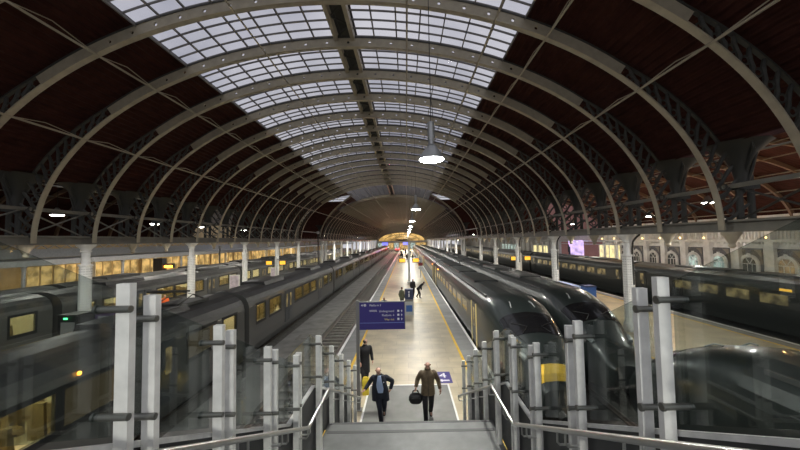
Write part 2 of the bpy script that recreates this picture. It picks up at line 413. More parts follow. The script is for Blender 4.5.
# ------------------------------------------------------------------ great roof
CX, CZ, A, B = -2.85, 5.5, 15.0, 9.35
BAY = 3.048; Y0 = 18.6
def E(th, off=0.):            # point of the arch, th from the right springing (0) to the left one (pi), off outward
    x = A*math.cos(th); z = B*math.sin(th); n = Vector((x/A/A, z/B/B)).normalized()
    return (CX+x+n[0]*off, CZ+z+n[1]*off)
def th_u(u): return math.acos(max(-1,min(1,u/A)))
T0 = math.radians(41)
def outw(th):
    t = min(th, PI-th)
    return .47 if t > T0 else .47+.85*(1-t/T0)
def rib_meshes(holes):
    w_ = MB(); n = 74; ta, tb = T0, PI-T0; hw = .035
    for k in range(n):
        t0 = ta+(tb-ta)*k/n; t1 = ta+(tb-ta)*(k+1)/n
        P = lambda t,o: E(t,o)
        q = [P(t0,.02),P(t1,.02),P(t1,.47),P(t0,.47)]
        mid = abs((t0+t1)/2-PI/2) < .62
        if holes and mid and k % 3 == 0:
            c = ((q[0][0]+q[2][0])/2,(q[0][1]+q[2][1])/2); r = .075
            angs = [math.atan2(p[1]-c[1],p[0]-c[0]) for p in q]
            hole = []
            for i in range(4):
                a0 = angs[i]; a1 = angs[(i+1)%4]
                da = (a1-a0+PI)%(2*PI)-PI
                hole.append([(c[0]+r*math.cos(a0+da*s),c[1]+r*math.sin(a0+da*s)) for s in (0,.5,1)])
            for y in (-hw,hw):
                for i in range(4):
                    a,b_ = q[i],q[(i+1)%4]; h = hole[i]
                    w_.add([(a[0],y,a[1]),(b_[0],y,b_[1]),(h[2][0],y,h[2][1]),(h[1][0],y,h[1][1]),(h[0][0],y,h[0][1])],[(0,1,2,3,4)])
            for i in range(4):
                for s in (0,1):
                    h0,h1 = hole[i][s],hole[i][s+1]
                    w_.add([(h0[0],-hw,h0[1]),(h1[0],-hw,h1[1]),(h1[0],hw,h1[1]),(h0[0],hw,h0[1])],[(0,1,2,3)])
        else:
            w_.prism(q,'y',-hw,hw)
    web = w_.mesh('web', M['rib'])
    def band(off0, off1, hwid, name, m, a0=0., a1=PI, varout=False, n=96):
        f = MB(); rings = []
        for k in range(n+1):
            t = a0+(a1-a0)*k/n; o = outw(t)-.47 if varout else 0
            i, e = E(t,off0+o), E(t,off1+o)
            rings.append([(i[0],-hwid,i[1]),(i[0],hwid,i[1]),(e[0],hwid,e[1]),(e[0],-hwid,e[1])])
        f.loft(rings); return f.mesh(name, m)
    low = band(-.03,.02,.12,'lower_flange',M['rib'])
    up = band(.45,.51,.07,'upper_flange',M['scroll'],math.radians(13),PI-math.radians(13),True)
    scr = []
    for side in (0,1):
        s_ = MB(); n = 14
        mir = (lambda t: PI-t) if side else (lambda t: t)
        for k in range(n):
            t0 = .03+(T0-.06)*k/n; t1 = t0+(T0-.06)/n*1.25
            pts = []
            for j in range(5):
                q = j/4; t = t0+(t1-t0)*q; o = .03+(outw(t)-.05)*q; o += .06*math.sin(q*2*PI)
                p = E(mir(t),o); pts.append((p[0],0,p[1]))
            s_.tube(pts, [.055,.075,.06,.075,.055], 6)
            c = E(mir(t0+(t1-t0)*.75), .03+outw(t0)*.30); ring = [(c[0]+.13*math.cos(a*PI/4),0,c[1]+.13*math.sin(a*PI/4)) for a in range(9)]
            s_.tube(ring,.035,5)
        scr.append(s_.mesh('scroll_panel', M['scroll']))
    # cluster of uprights behind the foot of the arch
    feet = []
    for side in (0,1):
        g = MB(); sgn = -1 if side else 1
        xb = CX+sgn*(A+.75)
        for dx in (0,.45):
            g.tube([(xb+sgn*dx,0,5.7),(xb+sgn*dx,0,7.6),(xb+sgn*(dx-.1),0,8.1),(xb+sgn*(dx-.5),0,8.7)],[.12,.11,.10,.06],7)
        g.lathe([(.18,7.0),(.20,7.5),(.30,7.95),(.55,8.45),(.85,8.75),(1.0,8.85)],(xb+.1*sgn,0,0),9)
        for yy in (-1,1):
            g.tube([(xb+.2*sgn,0,7.4),(xb+.1*sgn,yy*.28,7.9),(xb,yy*.62,8.5),(xb-.2*sgn,yy*.75,8.8)],[.08,.08,.06,.03],6)
            g.tube([(xb+.2*sgn,0,7.0),(xb+.3*sgn,yy*.2,7.7),(xb+.35*sgn,yy*.4,8.4)],[.06,.07,.04],6)
        g.box(min(xb,xb+sgn*.5)-.12,max(xb,xb+sgn*.5)+.12,-.2,.2,7.05,7.35)
        feet.append(g.mesh('foot_cluster', M['dkiron'], True))
    return web, low, up, scr, feet
RM, RF = rib_meshes(True), rib_meshes(False)
NJ = range(-5, 63)
TJ = (13,14,15,16)            # ribs left out at the transept
def rib(j, meshes, label, group):
    t = thing('roof_rib', label, 'roof rib', (0, Y0+BAY*j, 0), 0, group)
    web, low, up, scr, feet = meshes
    place('web', web, t); place('lower_flange', low, t); place('upper_flange', up, t)
    for s in scr: place('scroll_panel', s, t)
    for f in feet: place('foot_cluster', f, t)
    return t
vis = -4
for j in NJ:
    if j in TJ: continue
    n = j-vis
    if j < vis: lab = 'curved iron roof rib nearest overhead, behind the edge of the picture top'; gr = 'curved ribs of the great roof'
    elif n < 15: lab = 'pale curved iron roof rib, the %s one up the hall from the stairs' % ORD[n]; gr = 'curved ribs of the great roof'
    elif j < 13: lab = 'pale curved iron roof rib, one of the last few before the transept opening'; gr = 'roof ribs just before the transept'
    else: lab = 'distant pale curved roof rib beyond the transept opening'; gr = 'roof ribs beyond the transept'
    rib(j, RM if j < 8 else RF, lab, gr)

# sheets (corrugated along the hall) and glazing
YT0, YT1 = Y0+12*BAY, Y0+17*BAY           # transept
YA, YB = Y0-6*BAY, 208
GU = 7.55                                    # half width of the glazing
OFF = .53
def sheet(ths, ya, yb, amp=.05, wl=.30):
    m = MB(); rows = []
    arc = 0; prev = None; pts = []
    n = 900
    for k in range(n+1):
        t = ths[0]+(ths[1]-ths[0])*k/n; so = OFF+.08+outw(t)-.47; p = E(t,so)
        if prev: arc += math.hypot(p[0]-prev[0],p[1]-prev[1])
        prev = p; q = E(t,so+amp*math.sin(2*PI*arc/wl)); pts.append(q)
    tot = int(arc/wl*6)
    idx = [round(i*n/min(tot,n)) for i in range(min(tot,n)+1)]
    ring = [pts[i] for i in idx]
    m.loft([[(x,ya,z) for x,z in ring],[(x,yb,z) for x,z in ring]], False, False)
    return m
TG0, TG1 = th_u(GU), th_u(-GU)
TE = math.radians(17.5)
def roofpart(name, mb, m): return struct(mb.build(name, m))
for a,b_ in ((YA,YT0),(YT1,YB)):
    roofpart('ceiling_sheeting', sheet((TE,TG0),a,b_), M['sheet'])
    roofpart('ceiling_sheeting', sheet((PI-TE,TG1),a,b_), M['sheet'])
RU = .36
def glazing(ya, yb, ths, m, name):
    g = MB(); n = 24; r = [E(ths[0]+(ths[1]-ths[0])*k/n, OFF+.06) for k in range(n+1)]
    r2 = [E(ths[0]+(ths[1]-ths[0])*k/n, OFF+.085) for k in range(n+1)]
    g.loft([[(x,y,z) for x,z in r]+[(x,y,z) for x,z in r2[::-1]] for y in (ya,yb)], True, True)
    return struct(g.build(name, m))
def bars(ya, yb, ths, parent):
    b = MB(); arc = 0; t = ths[0]; sg = 1 if ths[1] > ths[0] else -1
    n = 7
    for k in range(n+1):
        tt = ths[0]+(ths[1]-ths[0])*k/n; p = E(tt,OFF-.04); q = E(tt,OFF+.08); d = Vector((q[0]-p[0],0,q[1]-p[1]))
        b.bar((p[0],ya,p[1]),(p[0],yb,p[1]),.055,.16 if k in (0,n) else .11,d)
    y = ya
    N = 24
    while y < yb:
        rings = []
        for k in range(N+1):
            tt = ths[0]+(ths[1]-ths[0])*k/N; i = E(tt,OFF-.01); e = E(tt,OFF+.07)
            rings.append([(i[0],y-.018,i[1]),(i[0],y+.018,i[1]),(e[0],y+.018,e[1]),(e[0],y-.018,e[1])])
        b.loft(rings); y += .6096
    b.build('glazing_bars', M['bar'], parent)
TRL, TRR = th_u(-RU), th_u(RU)
win = 0
for (a,b_,m) in ((YA,YT0,M['sky']),(YT0,YT1,M['sky']),(YT1,150,M['sky_grey'])):
    for ths in ((TG0,TRR),(TRL,TG1)):
        win += 1; o = glazing(a,b_,ths,m,'window_%d' % win)
        bars(a, min(b_,140), ths, o)
for ths in ((TG0,TRR),(TRL,TG1)): struct(sheet(ths,150,YB).build('ceiling_sheeting', M['sky_grey']))
rg = MB(); zc = CZ+B
for dx in (-RU-.05, RU+.05):
    rg.box(CX+dx-.09,CX+dx+.09,YA,YB,zc+.30,zc+.70)
struct(rg.build('ridge_beams', M['rib']))
rw = MB(); rw.box(CX-.26,CX+.26,YA,YB,zc+.95,zc+1.0)
for k in range(140):
    y = YA+k*1.524
    if y < YB: rw.bar((CX-RU,y,zc+.5),(CX+RU,y+.76,zc+.6),.07); rw.bar((CX+RU,y+.76,zc+.6),(CX-RU,y+1.52,zc+.5),.07)
struct(rw.build('ridge_walkway', M['dkiron']))
rc = MB(); rc.box(CX-RU-.2,CX-.24,YA,YB,zc+.86,zc+.92); rc.box(CX+.24,CX+RU+.2,YA,YB,zc+.86,zc+.92)
struct(rc.build('ridge_capping', M['dkiron']))

# transept: barrel roofs running out to the sides over the gap
def transept(sg):
    m = MB(); gl = MB(); yc = (YT0+YT1)/2; a = (YT1-YT0)/2; b = 8.0; n = 32; rows = []
    for k in range(n+1):
        t = PI*k/n; y = yc+a*math.cos(t); z = CZ+.9+b*math.sin(t)
        zz = min(1,(z-CZ)/(B+.8)); u0 = (A+.8)*math.sqrt(max(0,1-zz*zz))
        rows.append([(CX+sg*u0,y,z),(CX+sg*(u0+27)/2,y,z),(CX+sg*27,y,z)])
    m.loft(rows[:12], False, False); m.loft(rows[20:], False, False); gl.loft(rows[11:21], False, False)
    struct(m.build('ceiling_transept', M['sheet'])); win = 90 if sg > 0 else 91
    g = struct(gl.build('window_%d' % (7 if sg > 0 else 8), M['sky']))
    bb = MB()
    for k in range(11,22):
        r = rows[k]; bb.bar(r[0],r[2],.06,.1)
    for i in range(8):
        q = i/7; pts = [Vector(rows[k][0]).lerp(Vector(rows[k][2]),q) for k in range(11,22)]; bb.tube(pts,.04,5)
    bb.build('glazing_bars', M['bar'], g)
    # main sheeting kept above the groin
    s_ = MB(); rr = []
    for k in range(n+1):
        t = PI*k/n; y = yc+a*math.cos(t); z = CZ+.9+b*math.sin(t); zz = min(1,(z-CZ)/(B+.8)); u0 = max(GU,(A+.8)*math.sqrt(max(0,1-zz*zz)))
        row = []
        for i in range(9):
            u = GU+(u0-GU)*i/8; u = min(u,A); th = th_u(u); p = E(th,OFF+.08); row.append((CX+sg*(p[0]-CX),y,p[1]))
        rr.append(row)
    s_.loft(rr, False, False); struct(s_.build('ceiling_sheeting', M['sheet']))
    for y in (YT0,YT1):
        ar = MB(); ar.tube([(r[0][0]*.0+CX+sg*(A+.9+i*0),y,0) for i,r in enumerate([])] or [(CX+sg*(A+.6),y,5.9),(CX+sg*(A+.6),y,8.6)],.22,8)
        struct(ar.build('transept_post', M['girder']))
    gr = MB(); gr.tube([r[0] for r in rows],.2,8); struct(gr.build('groin_rib', M['rib'], None, True))
transept(1); transept(-1)

# longitudinal tie rods carried under the ribs
rods = [(-14.0+0,-12.65,'lowest tie rod along the left slope of the roof'),(0,-9.2,'upper tie rod along the left slope of the roof'),
        (0,-3.8,'tie rod under the left half of the skylight'),(0,3.05,'tie rod under the skylight just right of the ridge'),
        (0,6.5,'tie rod under the right half of the skylight'),(0,8.5,'tie rod along the right edge of the skylight'),(0,12.05,'lowest tie rod along the right slope of the roof')]
for _,u,lab in rods:
    t = thing('tie_rod', 'thin pale '+lab, 'tie rod', (0,0,0), 0, 'tie rods along the roof')
    p = E(th_u(u),-.07); q = E(th_u(u),.35)
    m = MB(); m.tube([(p[0],YA,p[1]),(p[0],190,p[1])],.042,6); m.build('rod', M['rib'], t)
    if abs(u) > 8:
        y = Y0-6*BAY
        while y < 120:
            if not (YT0-.1 < y < YT1-.1):
                z = MB(); z.tube([(p[0],y,p[1]),(q[0],y+BAY/2,q[1]),(p[0],y+BAY,p[1])],.02,5); z.build('brace', M['rib'], t)
            y += BAY

# valley girders, uprights, cross bracing, columns
def girder(sg):
    X = CX+sg*(A+.45); side = 'left' if sg < 0 else 'right'
    t = thing('valley_girder', 'long pale iron girder carrying the feet of the roof ribs on the %s' % side, 'girder', (X,0,0))
    segs = ((YA,200),)
    for a,b_ in segs:
        m = MB(); m.box(-.28,.28,a,b_,5.42,5.50); m.box(-.28,.28,a,b_,5.80,5.88); m.box(-.06,.06,a,b_,5.5,5.8)
        m.build('beam', M['girder'], t)
        m = MB(); m.box(-.07,.07,a,b_,7.10,7.26); m.build('upper_chord', M['girder'], t)
    for j in range(-5,55):
        y = Y0+BAY*j
        if YT0+.1 < y < YT1-1: continue
        m = MB()
        if not (YT0-.1 < y < YT1-.1):
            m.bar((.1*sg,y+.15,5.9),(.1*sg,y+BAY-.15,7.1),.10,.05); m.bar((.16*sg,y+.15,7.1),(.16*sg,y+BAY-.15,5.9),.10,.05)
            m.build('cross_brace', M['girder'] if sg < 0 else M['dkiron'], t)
    for j in range(-5,48):
        if j % 3 == 0: continue
        m = MB(); m.lathe([(.06,-.62),(.13,-.55),(.10,-.45),(.22,-.2),(.30,-.08),(.30,0)],(-.1*sg,Y0+BAY*j,5.42),10)
        m.build('drop_corbel', M['rib'], t, True)
    return X
XL, XR = girder(-1), girder(1)
def col_meshes():
    sh = MB(); sh.lathe([(.40,0),(.40,.35),(.34,.45),(.29,.55),(.28,4.15),(.33,4.2),(.33,4.3)],(0,0,0),8)
    rv = MB()
    for z in range(24):
        for k in range(8):
            a = 2*PI*(k+.5)/8
            for s in (-1,1):
                cxy = Vector((math.cos(a),math.sin(a),0))*.263+Vector((-math.sin(a),math.cos(a),0))*.05*s
                rv.cbox((cxy.x,cxy.y,.8+z*.14),(.035,.035,.035))
    nk = MB(); nk.lathe([(.22,4.3),(.20,4.4),(.20,4.95),(.27,5.0),(.22,5.05),(.25,5.15),(.42,5.32),(.46,5.42)],(0,0,0),10)
    pp = MB()
    for s in (-1,1): pp.tube([(.1,s*.26,2.6),(.1,s*.26,4.6),(.1,s*.34,5.0),(.1,s*.62,5.25),(.1,s*.9,5.40)],.05,7)
    return sh.mesh('shaft',M['white'],True), rv.mesh('rivets',M['rivet']), nk.mesh('capital',M['white'],True), pp.mesh('drainpipe',M['dkiron'],True)
CM = col_meshes()
def column(x, y, lab, gr, rivets=True, zb=0):
    t = thing('iron_column', lab, 'column', (x,y,zb), 0, gr)
    place('shaft',CM[0],t); place('capital',CM[2],t)
    if rivets: place('rivets',CM[1],t)['kind'] = 'stuff'
    if x > 0: place('drainpipe',CM[3],t)
    return t
for sg,X in ((-1,XL),(1,XR)):
    side = 'left' if sg < 0 else 'right'
    k = -1
    for n in range(-1,20):
        y = Y0+9.144*n
        if YT0+.5 < y < YT1-1 : continue
        if n < 0: lab = 'white iron column on the %s, out beside the stairs' % side
        elif n < 5: lab = 'white riveted iron column, the %s in the row on the %s' % (ORD[n], side)
        else: lab = 'distant white iron column of the %s row beyond the transept' % side
        column(X, y, lab, 'white columns of the %s row' % side, n < 5)
    if True:
        column(X, YT1, 'white iron column at the far corner of the transept on the %s' % side, 'white columns of the %s row' % side, False)

# ------------------------------------------------------------------ side aisles
def aisle(sg, xi, xo, rise):
    side = 'left' if sg < 0 else 'right'
    c = (xi+xo)/2; a = abs(xo-xi)/2
    def P(t,off=0): return (c+(a+off)*math.cos(t), 5.7+(rise+off)*math.sin(t))
    lo, hi = (0, PI*.80) if sg > 0 else (PI*.20, PI)
    for (ya,yb) in ((YA,YT0),(YT1,200)):
        m = MB(); r = [P(lo+(hi-lo)*k/400, .5+.02*math.sin(k*1.57)) for k in range(401)]
        m.loft([[(x,ya,z) for x,z in r],[(x,yb,z) for x,z in r]],False,False)
        struct(m.build('ceiling_aisle', M['sheet']))
    g = MB(); n = 40; rings = []
    for k in range(n+1):
        i,e = P(lo+(hi-lo)*k/n,.12),P(lo+(hi-lo)*k/n,.46); rings.append([(i[0],-.09,i[1]),(i[0],.09,i[1]),(e[0],.04,e[1]),(e[0],-.04,e[1])])
    g.loft(rings); me = g.mesh('aisle_rib', M['aislerib'])
    for j in range(-5,40):
        if 12 < j < 17: continue
        o = place('aisle_rib', me, None, (0,Y0+BAY*j,0))
        near = j+6
        lab = ('curved rib over the %s side aisle, the %s from the stairs' % (side, ORD[near-1])) if 1 <= near <= 18 else 'distant curved rib over the %s side aisle' % side
        tag(o, lab, 'roof rib', 'ribs of the %s side aisle roof' % side)
    p = MB()
    for k in range(3,30,3):
        q = P(PI*k/33,.2); p.tube([(q[0],YA,q[1]),(q[0],YT0,q[1])],.05,5)
    struct(p.build('ceiling_purlins', M['girder']))
aisle(1, XR+.85, 33.0, 5.6); aisle(-1, XL-.85, -36.3, 5.6)

# right wall: pilasters, arched openings in dark panels, frieze
WX = 33.0
wl = MB(); wl.box(WX,WX+.5,YA,YT0-.4,-1,7); wl.box(WX,WX+.5,YT1,YB,-1,7)
wr = struct(wl.build('wall_right', M['stone']))
tr = MB(); tr.box(WX-.30,WX,YA,YB,4.55,4.75); tr.box(WX-.18,WX,YA,YB,3.95,4.05); tr.box(WX-.36,WX,YA,YB,5.6,5.8); tr.box(WX-.2,WX,YA,YB,.0,.5)
for k in range(330):
    y = YA+k*.3
    if y < 100: tr.box(WX-.24,WX-.02,y,y+.14,4.36,4.55); tr.box(WX-.1,WX,y,y+.08,4.8,5.55)
struct(tr.build('trim_1', M['stone']))
pl = MB()
for k in range(60):
    y = Y0+BAY*(k-4)+1.5
    if YT0 < y < YT1: continue
    pl.box(WX-.42,WX,y-.27,y+.27,0,4.4); pl.box(WX-.50,WX,y-.34,y+.34,4.05,4.55); pl.box(WX-.46,WX,y-.13,y+.13,4.75,6.2)
struct(pl.build('trim_2', M['stone']))
def arch_window(y, n, lit):
    o = MB(); o.box(WX-.06,WX,y-1.14,y+1.14,.6,3.95); w_ = struct(o.build('window_%d' % n, M['slate']))
    f = MB(); r0, r1, zs = .66, .92, 2.45
    pi_ = [(y-r0,.5),(y-r0,zs)]+[(y-r0*math.cos(PI*k/14),zs+r0*math.sin(PI*k/14)) for k in range(1,14)]+[(y+r0,zs),(y+r0,.5)]
    po = [(y-r1,.5),(y-r1,zs)]+[(y-r1*math.cos(PI*k/14),zs+r1*math.sin(PI*k/14)) for k in range(1,14)]+[(y+r1,zs),(y+r1,.5)]
    for i in range(len(pi_)-1):
        f.prism([pi_[i],pi_[i+1],po[i+1],po[i]],'x',WX-.22,WX-.04)
    f.box(WX-.24,WX-.05,y-.09,y+.09,zs+r0-.05,zs+r1+.12)
    f.build('surround', M['stone'], w_)
    p = MB(); p.prism(pi_,'x',WX-.085,WX-.065); p.build('pane', lit, w_)
    b = MB()
    for dy in (-.22,.22): b.box(WX-.12,WX-.08,y+dy-.025,y+dy+.025,.5,zs)
    for z in (1.4,zs): b.box(WX-.12,WX-.08,y-r0,y+r0,z-.03,z+.03)
    for a in (PI/3,2*PI/3): b.bar((WX-.1,y,zs),(WX-.1,y+r0*math.cos(a),zs+r0*math.sin(a)),.05,.04,(1,0,0))
    b.build('glazing_bars', M['stone'], w_)
    for s in (-1,1):
        c = MB(); c.prism([(y+s*1.05,3.85),(y+s*.35,3.85),(y+s*.72,3.55),(y+s*1.05,3.1)],'x',WX-.09,WX-.06); c.build('spandrel_ornament', M['girder'], w_)
M['shopd'] = litpane('dim_warm_pane', (1,.62,.25), .45, .3, 1.6)
dimp = mat('dim_pane', (.10,.11,.11), .15)
for i in range(9):
    y = 25.3+BAY*i-.05
    arch_window(y, 20+i, [M['shopd'],M['shopd'],dimp,M['cool'],M['cool'],dimp,dimp,dimp,dimp][i])
def shopfront(x, sg, y0, y1, z0, z1, n, label, m, frame=None):
    t = thing('shop_front', label, 'shop front', (x,0,0))
    f = MB(); d = .12
    f.box(-d,d,y0,y1,z1,z1+.12); f.box(-d,d,y0,y1,z0-.12,z0)
    for k in range(n+1):
        y = y0+(y1-y0)*k/n; f.box(-d,d,y-.06,y+.06,z0,z1)
    f.build('frame', frame or M['stone'], t)
    for k in range(n):
        p = MB(); p.box(-.03,.03,y0+(y1-y0)*k/n+.06,y0+(y1-y0)*(k+1)/n-.06,z0,z1); p.build('pane', m, t)
    return t
shopfront(WX-.25, -1, 49.8, 55.2, 1.1, 3.9, 4, 'lit yellow office windows in the right wall just before the transept', M['shopw'])
shopfront(WX-.2, -1, 75, 84, .5, 3.4, 5, 'row of lit yellow windows beyond the transept on the right', M['shopw'])
shopfront(WX-.2, -1, 96, 112, .5, 3.4, 7, 'far row of pale lit windows on the right', M['cool'])
p = thing('poster_column', 'tall round-topped lit violet poster panel against the right wall', 'poster', (31,59.5,0))
MB().box(-.3,.3,-1.25,1.25,0,1).build('plinth', M['stone'], p)
q = MB(); q.lathe([(1.25,1),(1.25,4.6),(1.1,4.75)],(0,0,0),20); q.build('poster_face', M['pinkad'], p, True)
q = MB(); q.box(-1.3,-1.22,-.3,.25,1.9,3.6); q.box(-1.3,-1.22,.1,.5,2.6,4.0); q.build('picture', M['navybox'], p)
tb = MB(); tb.box(40,42,YT0-12,YT1+25,-1,19); struct(tb.build('wall_transept_right', mat('rose_brick', (.42,.20,.17), .8, var=.2)))
tb = MB(); tb.box(-47,-45,YT0-14,YT1+30,-1,19); struct(tb.build('wall_transept_left', M['darkwall']))

# left side: far arcade, canopy and lit shops
wl = MB(); wl.box(-39.6,-39.1,YA,200,-1,9); struct(wl.build('wall_left', M['warmwall']))
LX = -36.0
bm_ = MB(); bm_.box(LX-.2,LX+.2,YA,200,4.25,4.95); bm_.box(LX-.3,LX+.3,YA,200,4.95,5.1); bm_.box(LX-.25,LX+.25,YA,200,5.5,5.9)
for k in range(180):
    y = YA+k*1.2
    if y < 198: bm_.bar((LX,y,5.1),(LX,y+.6,5.5),.07); bm_.bar((LX,y+.6,5.5),(LX,y+1.2,5.1),.07)
struct(bm_.build('trim_3', M['canopy']))
fc = MB(); fc.box(-31.0,-30.6,YA,190,3.75,4.15); fc.box(-36,-30.7,YA,190,4.15,4.22); struct(fc.build('canopy', M['canopy']))
for n in range(0,14):
    y = 15.2+9.144*n+4
    t = thing('arcade_column', ('slim white column of the far left arcade, the %s from the left edge' % ORD[n]) if n < 6 else 'distant slim white column of the far left arcade','column',(LX,y,0),0,'columns of the far left arcade')
    m = MB(); m.lathe([(.34,0),(.34,.4),(.22,.5),(.20,3.9),(.3,4.25)],(0,0,0),10); m.build('shaft', M['white'], t, True)
    t = thing('canopy_post', ('thin grey canopy post before the lit shops, the %s from the left edge' % ORD[n]) if n < 6 else 'distant thin grey canopy post on the far left platform','post',(-30.8,y-2.1,0),0,'posts of the left canopy')
    m = MB(); m.lathe([(.2,0),(.2,.3),(.13,.4),(.12,3.4),(.2,3.75)],(0,0,0),8); m.build('shaft', M['canopy'], t, True)
ys = [33,40,47.5,56,64.5,73,81.5,92,104,118]
for i,(a,b_) in enumerate(zip(ys,ys[1:])):
    shopfront(-38.9, 1, a+.3, b_-.3, 1.0, 3.25, 5, 'warmly lit shop front under the far left canopy, the %s from the left edge' % ORD[i], M['shop'], M['warmwall'])

# ------------------------------------------------------------------ end wall
ew = MB(); n = 48
r = [E(PI*k/n, .9) for k in range(n+1)]
ew.prism([(-19.5,-1),(14.5,-1)]+r,'y',206,207); struct(ew.build('wall_end', M['rib']))
t = thing('end_screen', 'golden lit fan screen closing the far end of the hall', 'screen', (CX,205.96,0))
pts = [(14.6*math.cos(PI*k/24), 5.0+5.2*math.sin(PI*k/24)) for k in range(25)]
m = MB(); m.prism(pts,'y',-.05,.05); m.build('pane', M['gold'], t)
m = MB()
for k in range(1,24): m.bar((0,-.15,5),(pts[k][0],-.15,pts[k][1]),.18,.2,(0,1,0))
for q in (.45,.75,1.): m.tube([(x*q,-.15,5+(z-5)*q) for x,z in pts],.16,5)
m.build('mullions', mat('screen_iron', (.20,.13,.06), .6), t)
shopfront2 = thing('concourse_front', 'bright row of concourse shops under the golden screen', 'shop front', (CX,204.5,0))
m = MB()
for k in range(9):
    m = MB(); m.box(-15+k*3.4,-15+k*3.4+2.9,-.05,.05,.0,3.6); m.build('pane', M['shop'] if k % 3 else M['cool'], shopfront2)
m = MB(); m.box(-16,16,-.3,.3,3.9,4.9); m.build('fascia', M['stone'], shopfront2)
for x,lab in ((-12.3,'blue lit sign over the concourse, the left of two'),(-.3,'blue lit sign over the concourse, the right of two')):
    o = MB().box(x-1.6,x+1.6,187.7,187.9,2.6,4.0).build('overhead_sign', M['blueled']); tag(o, lab, 'sign', 'blue lit signs over the concourse')
struct(MB().box(-38.8,32.8,186,206,-.3,0).build('concourse_floor', M['tile']))

# ------------------------------------------------------------------ trains
def ring(hw, zt, zb=-.62):
    k = (zt-zb)/3.37
    P = [(1.28,-.62),(1.37,-.25),(1.40,.15),(1.40,.95),(1.39,1.9),(1.33,2.15),(1.2,2.38),(.95,2.58),(.55,2.70),(0,2.75)]
    P = [(x*hw/1.4, zb+(z+.62)*k) for x,z in P]
    return P+[(-x,z) for x,z in P[-2::-1]]
def coach_mesh(L, body, roof, openings, z0=.95, z1=1.85):
    m = MB(); h = L/2; R = ring(1.4,2.75); n = len(R)
    for i in range(n-1):
        if i == 3: continue                                  # the window band on the detailed side
        m.cur = 1 if 5 <= i <= 12 else 0
        a,b_ = R[i],R[i+1]; m.add([(a[0],-h,a[1]),(a[0],h,a[1]),(b_[0],h,b_[1]),(b_[0],-h,b_[1])],[(0,1,2,3)])
    m.cur = 0
    for y in (-h,h): m.add([(x,y,z) for x,z in R],[tuple(range(n))])
    m.add([(R[0][0],-h,R[0][1]),(R[0][0],h,R[0][1]),(R[-1][0],h,R[-1][1]),(R[-1][0],-h,R[-1][1])],[(0,1,2,3)])
    ys = [-h]+[v for o in openings for v in o]+[h]
    def q(y0,y1,za,zb): m.add([(1.4,y0,za),(1.4,y1,za),(1.395,y1,zb),(1.395,y0,zb)],[(0,1,2,3)])
    q(-h,h,.95,z0); q(-h,h,z1,1.9)
    for k in range(0,len(ys),2): q(ys[k],ys[k+1],z0,z1)
    for a,b_ in openings:
        for (p0,p1) in (((a,z0),(b_,z0)),((b_,z0),(b_,z1)),((b_,z1),(a,z1)),((a,z1),(a,z0))):
            m.add([(1.4,p0[0],p0[1]),(1.4,p1[0],p1[1]),(1.3,p1[0],p1[1]),(1.3,p0[0],p0[1])],[(0,1,2,3)])
    return m.mesh('coach', [body, roof], True)
L1 = 19.9
OPN = [(-9.1,-8.0),(-7.4,-5.6),(-2.9,-1.1),(-.9,.9),(1.1,2.9),(5.6,7.4),(8.0,9.1)]
DOOR = (-4.2,4.2)
GM = coach_mesh(L1, M['greybody'], M['roofdark'], OPN)
li = MB(); 
hx, hy = 1.27, L1/2-.15
li.add([(-hx,-hy,.1),(hx,-hy,.1),(hx,hy,.1),(-hx,hy,.1),(-hx,-hy,2.25),(hx,-hy,2.25),(hx,hy,2.25),(-hx,hy,2.25)],
       [(0,1,2,3),(4,5,6,7),(0,3,7,4),(0,1,5,4),(3,2,6,7)])
LIN = li.mesh('lining', M['lining'])
se = MB()
for a,b_ in OPN:
    y = a+.25
    while y < b_:
        for x in (.45,.95,-.6,-1.1):
            se.prism([(y,.5),(y+.45,.5),(y+.45,.62),(y+.14,.62),(y+.06,1.42),(y-.04,1.42)],'x',x-.21,x+.21); se.box(x-.06,x+.06,y+.02,y+.2,.1,.5)
        y += .85
SEA = se.mesh('seats', M['seat'])
STR = MB().box(-.12,.12,-hy+.3,hy-.3,2.19,2.23).mesh('ceiling_light', M['strip'])
def panem(w_, h=.9, x=1.385): return MB().box(x-.006,x+.006,-w_/2+.01,w_/2-.01,.96,.96+h-.02)
def framem(w_, m=None):
    f = MB(); a = w_/2
    f.box(1.385,1.412,-a-.098,-a,.80,1.97); f.box(1.385,1.412,a,a+.098,.80,1.97); f.box(1.385,1.412,-a,a,.80,.955); f.box(1.385,1.412,-a,a,1.845,1.97)
    return f
PAN = {w_: panem(w_).mesh('window_pane', M['pane']) for w_ in (1.1,1.8)}
PDK = panem(1.8).mesh('window_pane', M['paneD'])
FRM = {w_: framem(w_).mesh('window_frame', M['blk']) for w_ in (1.1,1.8)}
dr = MB(); dr.box(1.36,1.425,-.68,-.02,-.1,2.0); dr.box(1.36,1.425,.02,.68,-.1,2.0)
DRM = dr.mesh('door', M['door'])
dp = MB(); dp.box(1.42,1.432,-.5,-.2,.85,1.75); dp.box(1.42,1.432,.2,.5,.85,1.75); DPM = dp.mesh('door_pane', M['paneL'])
bo = MB(); bo.box(-1.1,1.1,-1.5,1.5,-.80,-.62)
for y in (-1.1,1.1):
    for x in (-.78,.78): bo.tube([(x-.06,y,-.62),(x+.06,y,-.62)],.30,14)
    bo.box(-1.15,1.15,y-.1,y+.1,-.72,-.5)
BOG = bo.mesh('bogie', M['blk'])
ub = MB()
for y,l in ((-3.2,1.6),(-.8,1.8),(2.2,2.4)): ub.box(-1.15,1.15,y,y+l,-.72,-.55)
UBM = ub.mesh('underframe_box', M['dkiron'])
ac = MB(); ac.prism([(-.8,2.6),(.8,2.6),(.7,2.86),(-.7,2.86)],'y',-1.6,1.6)
ACM = ac.mesh('roof_unit', M['roofdark'])
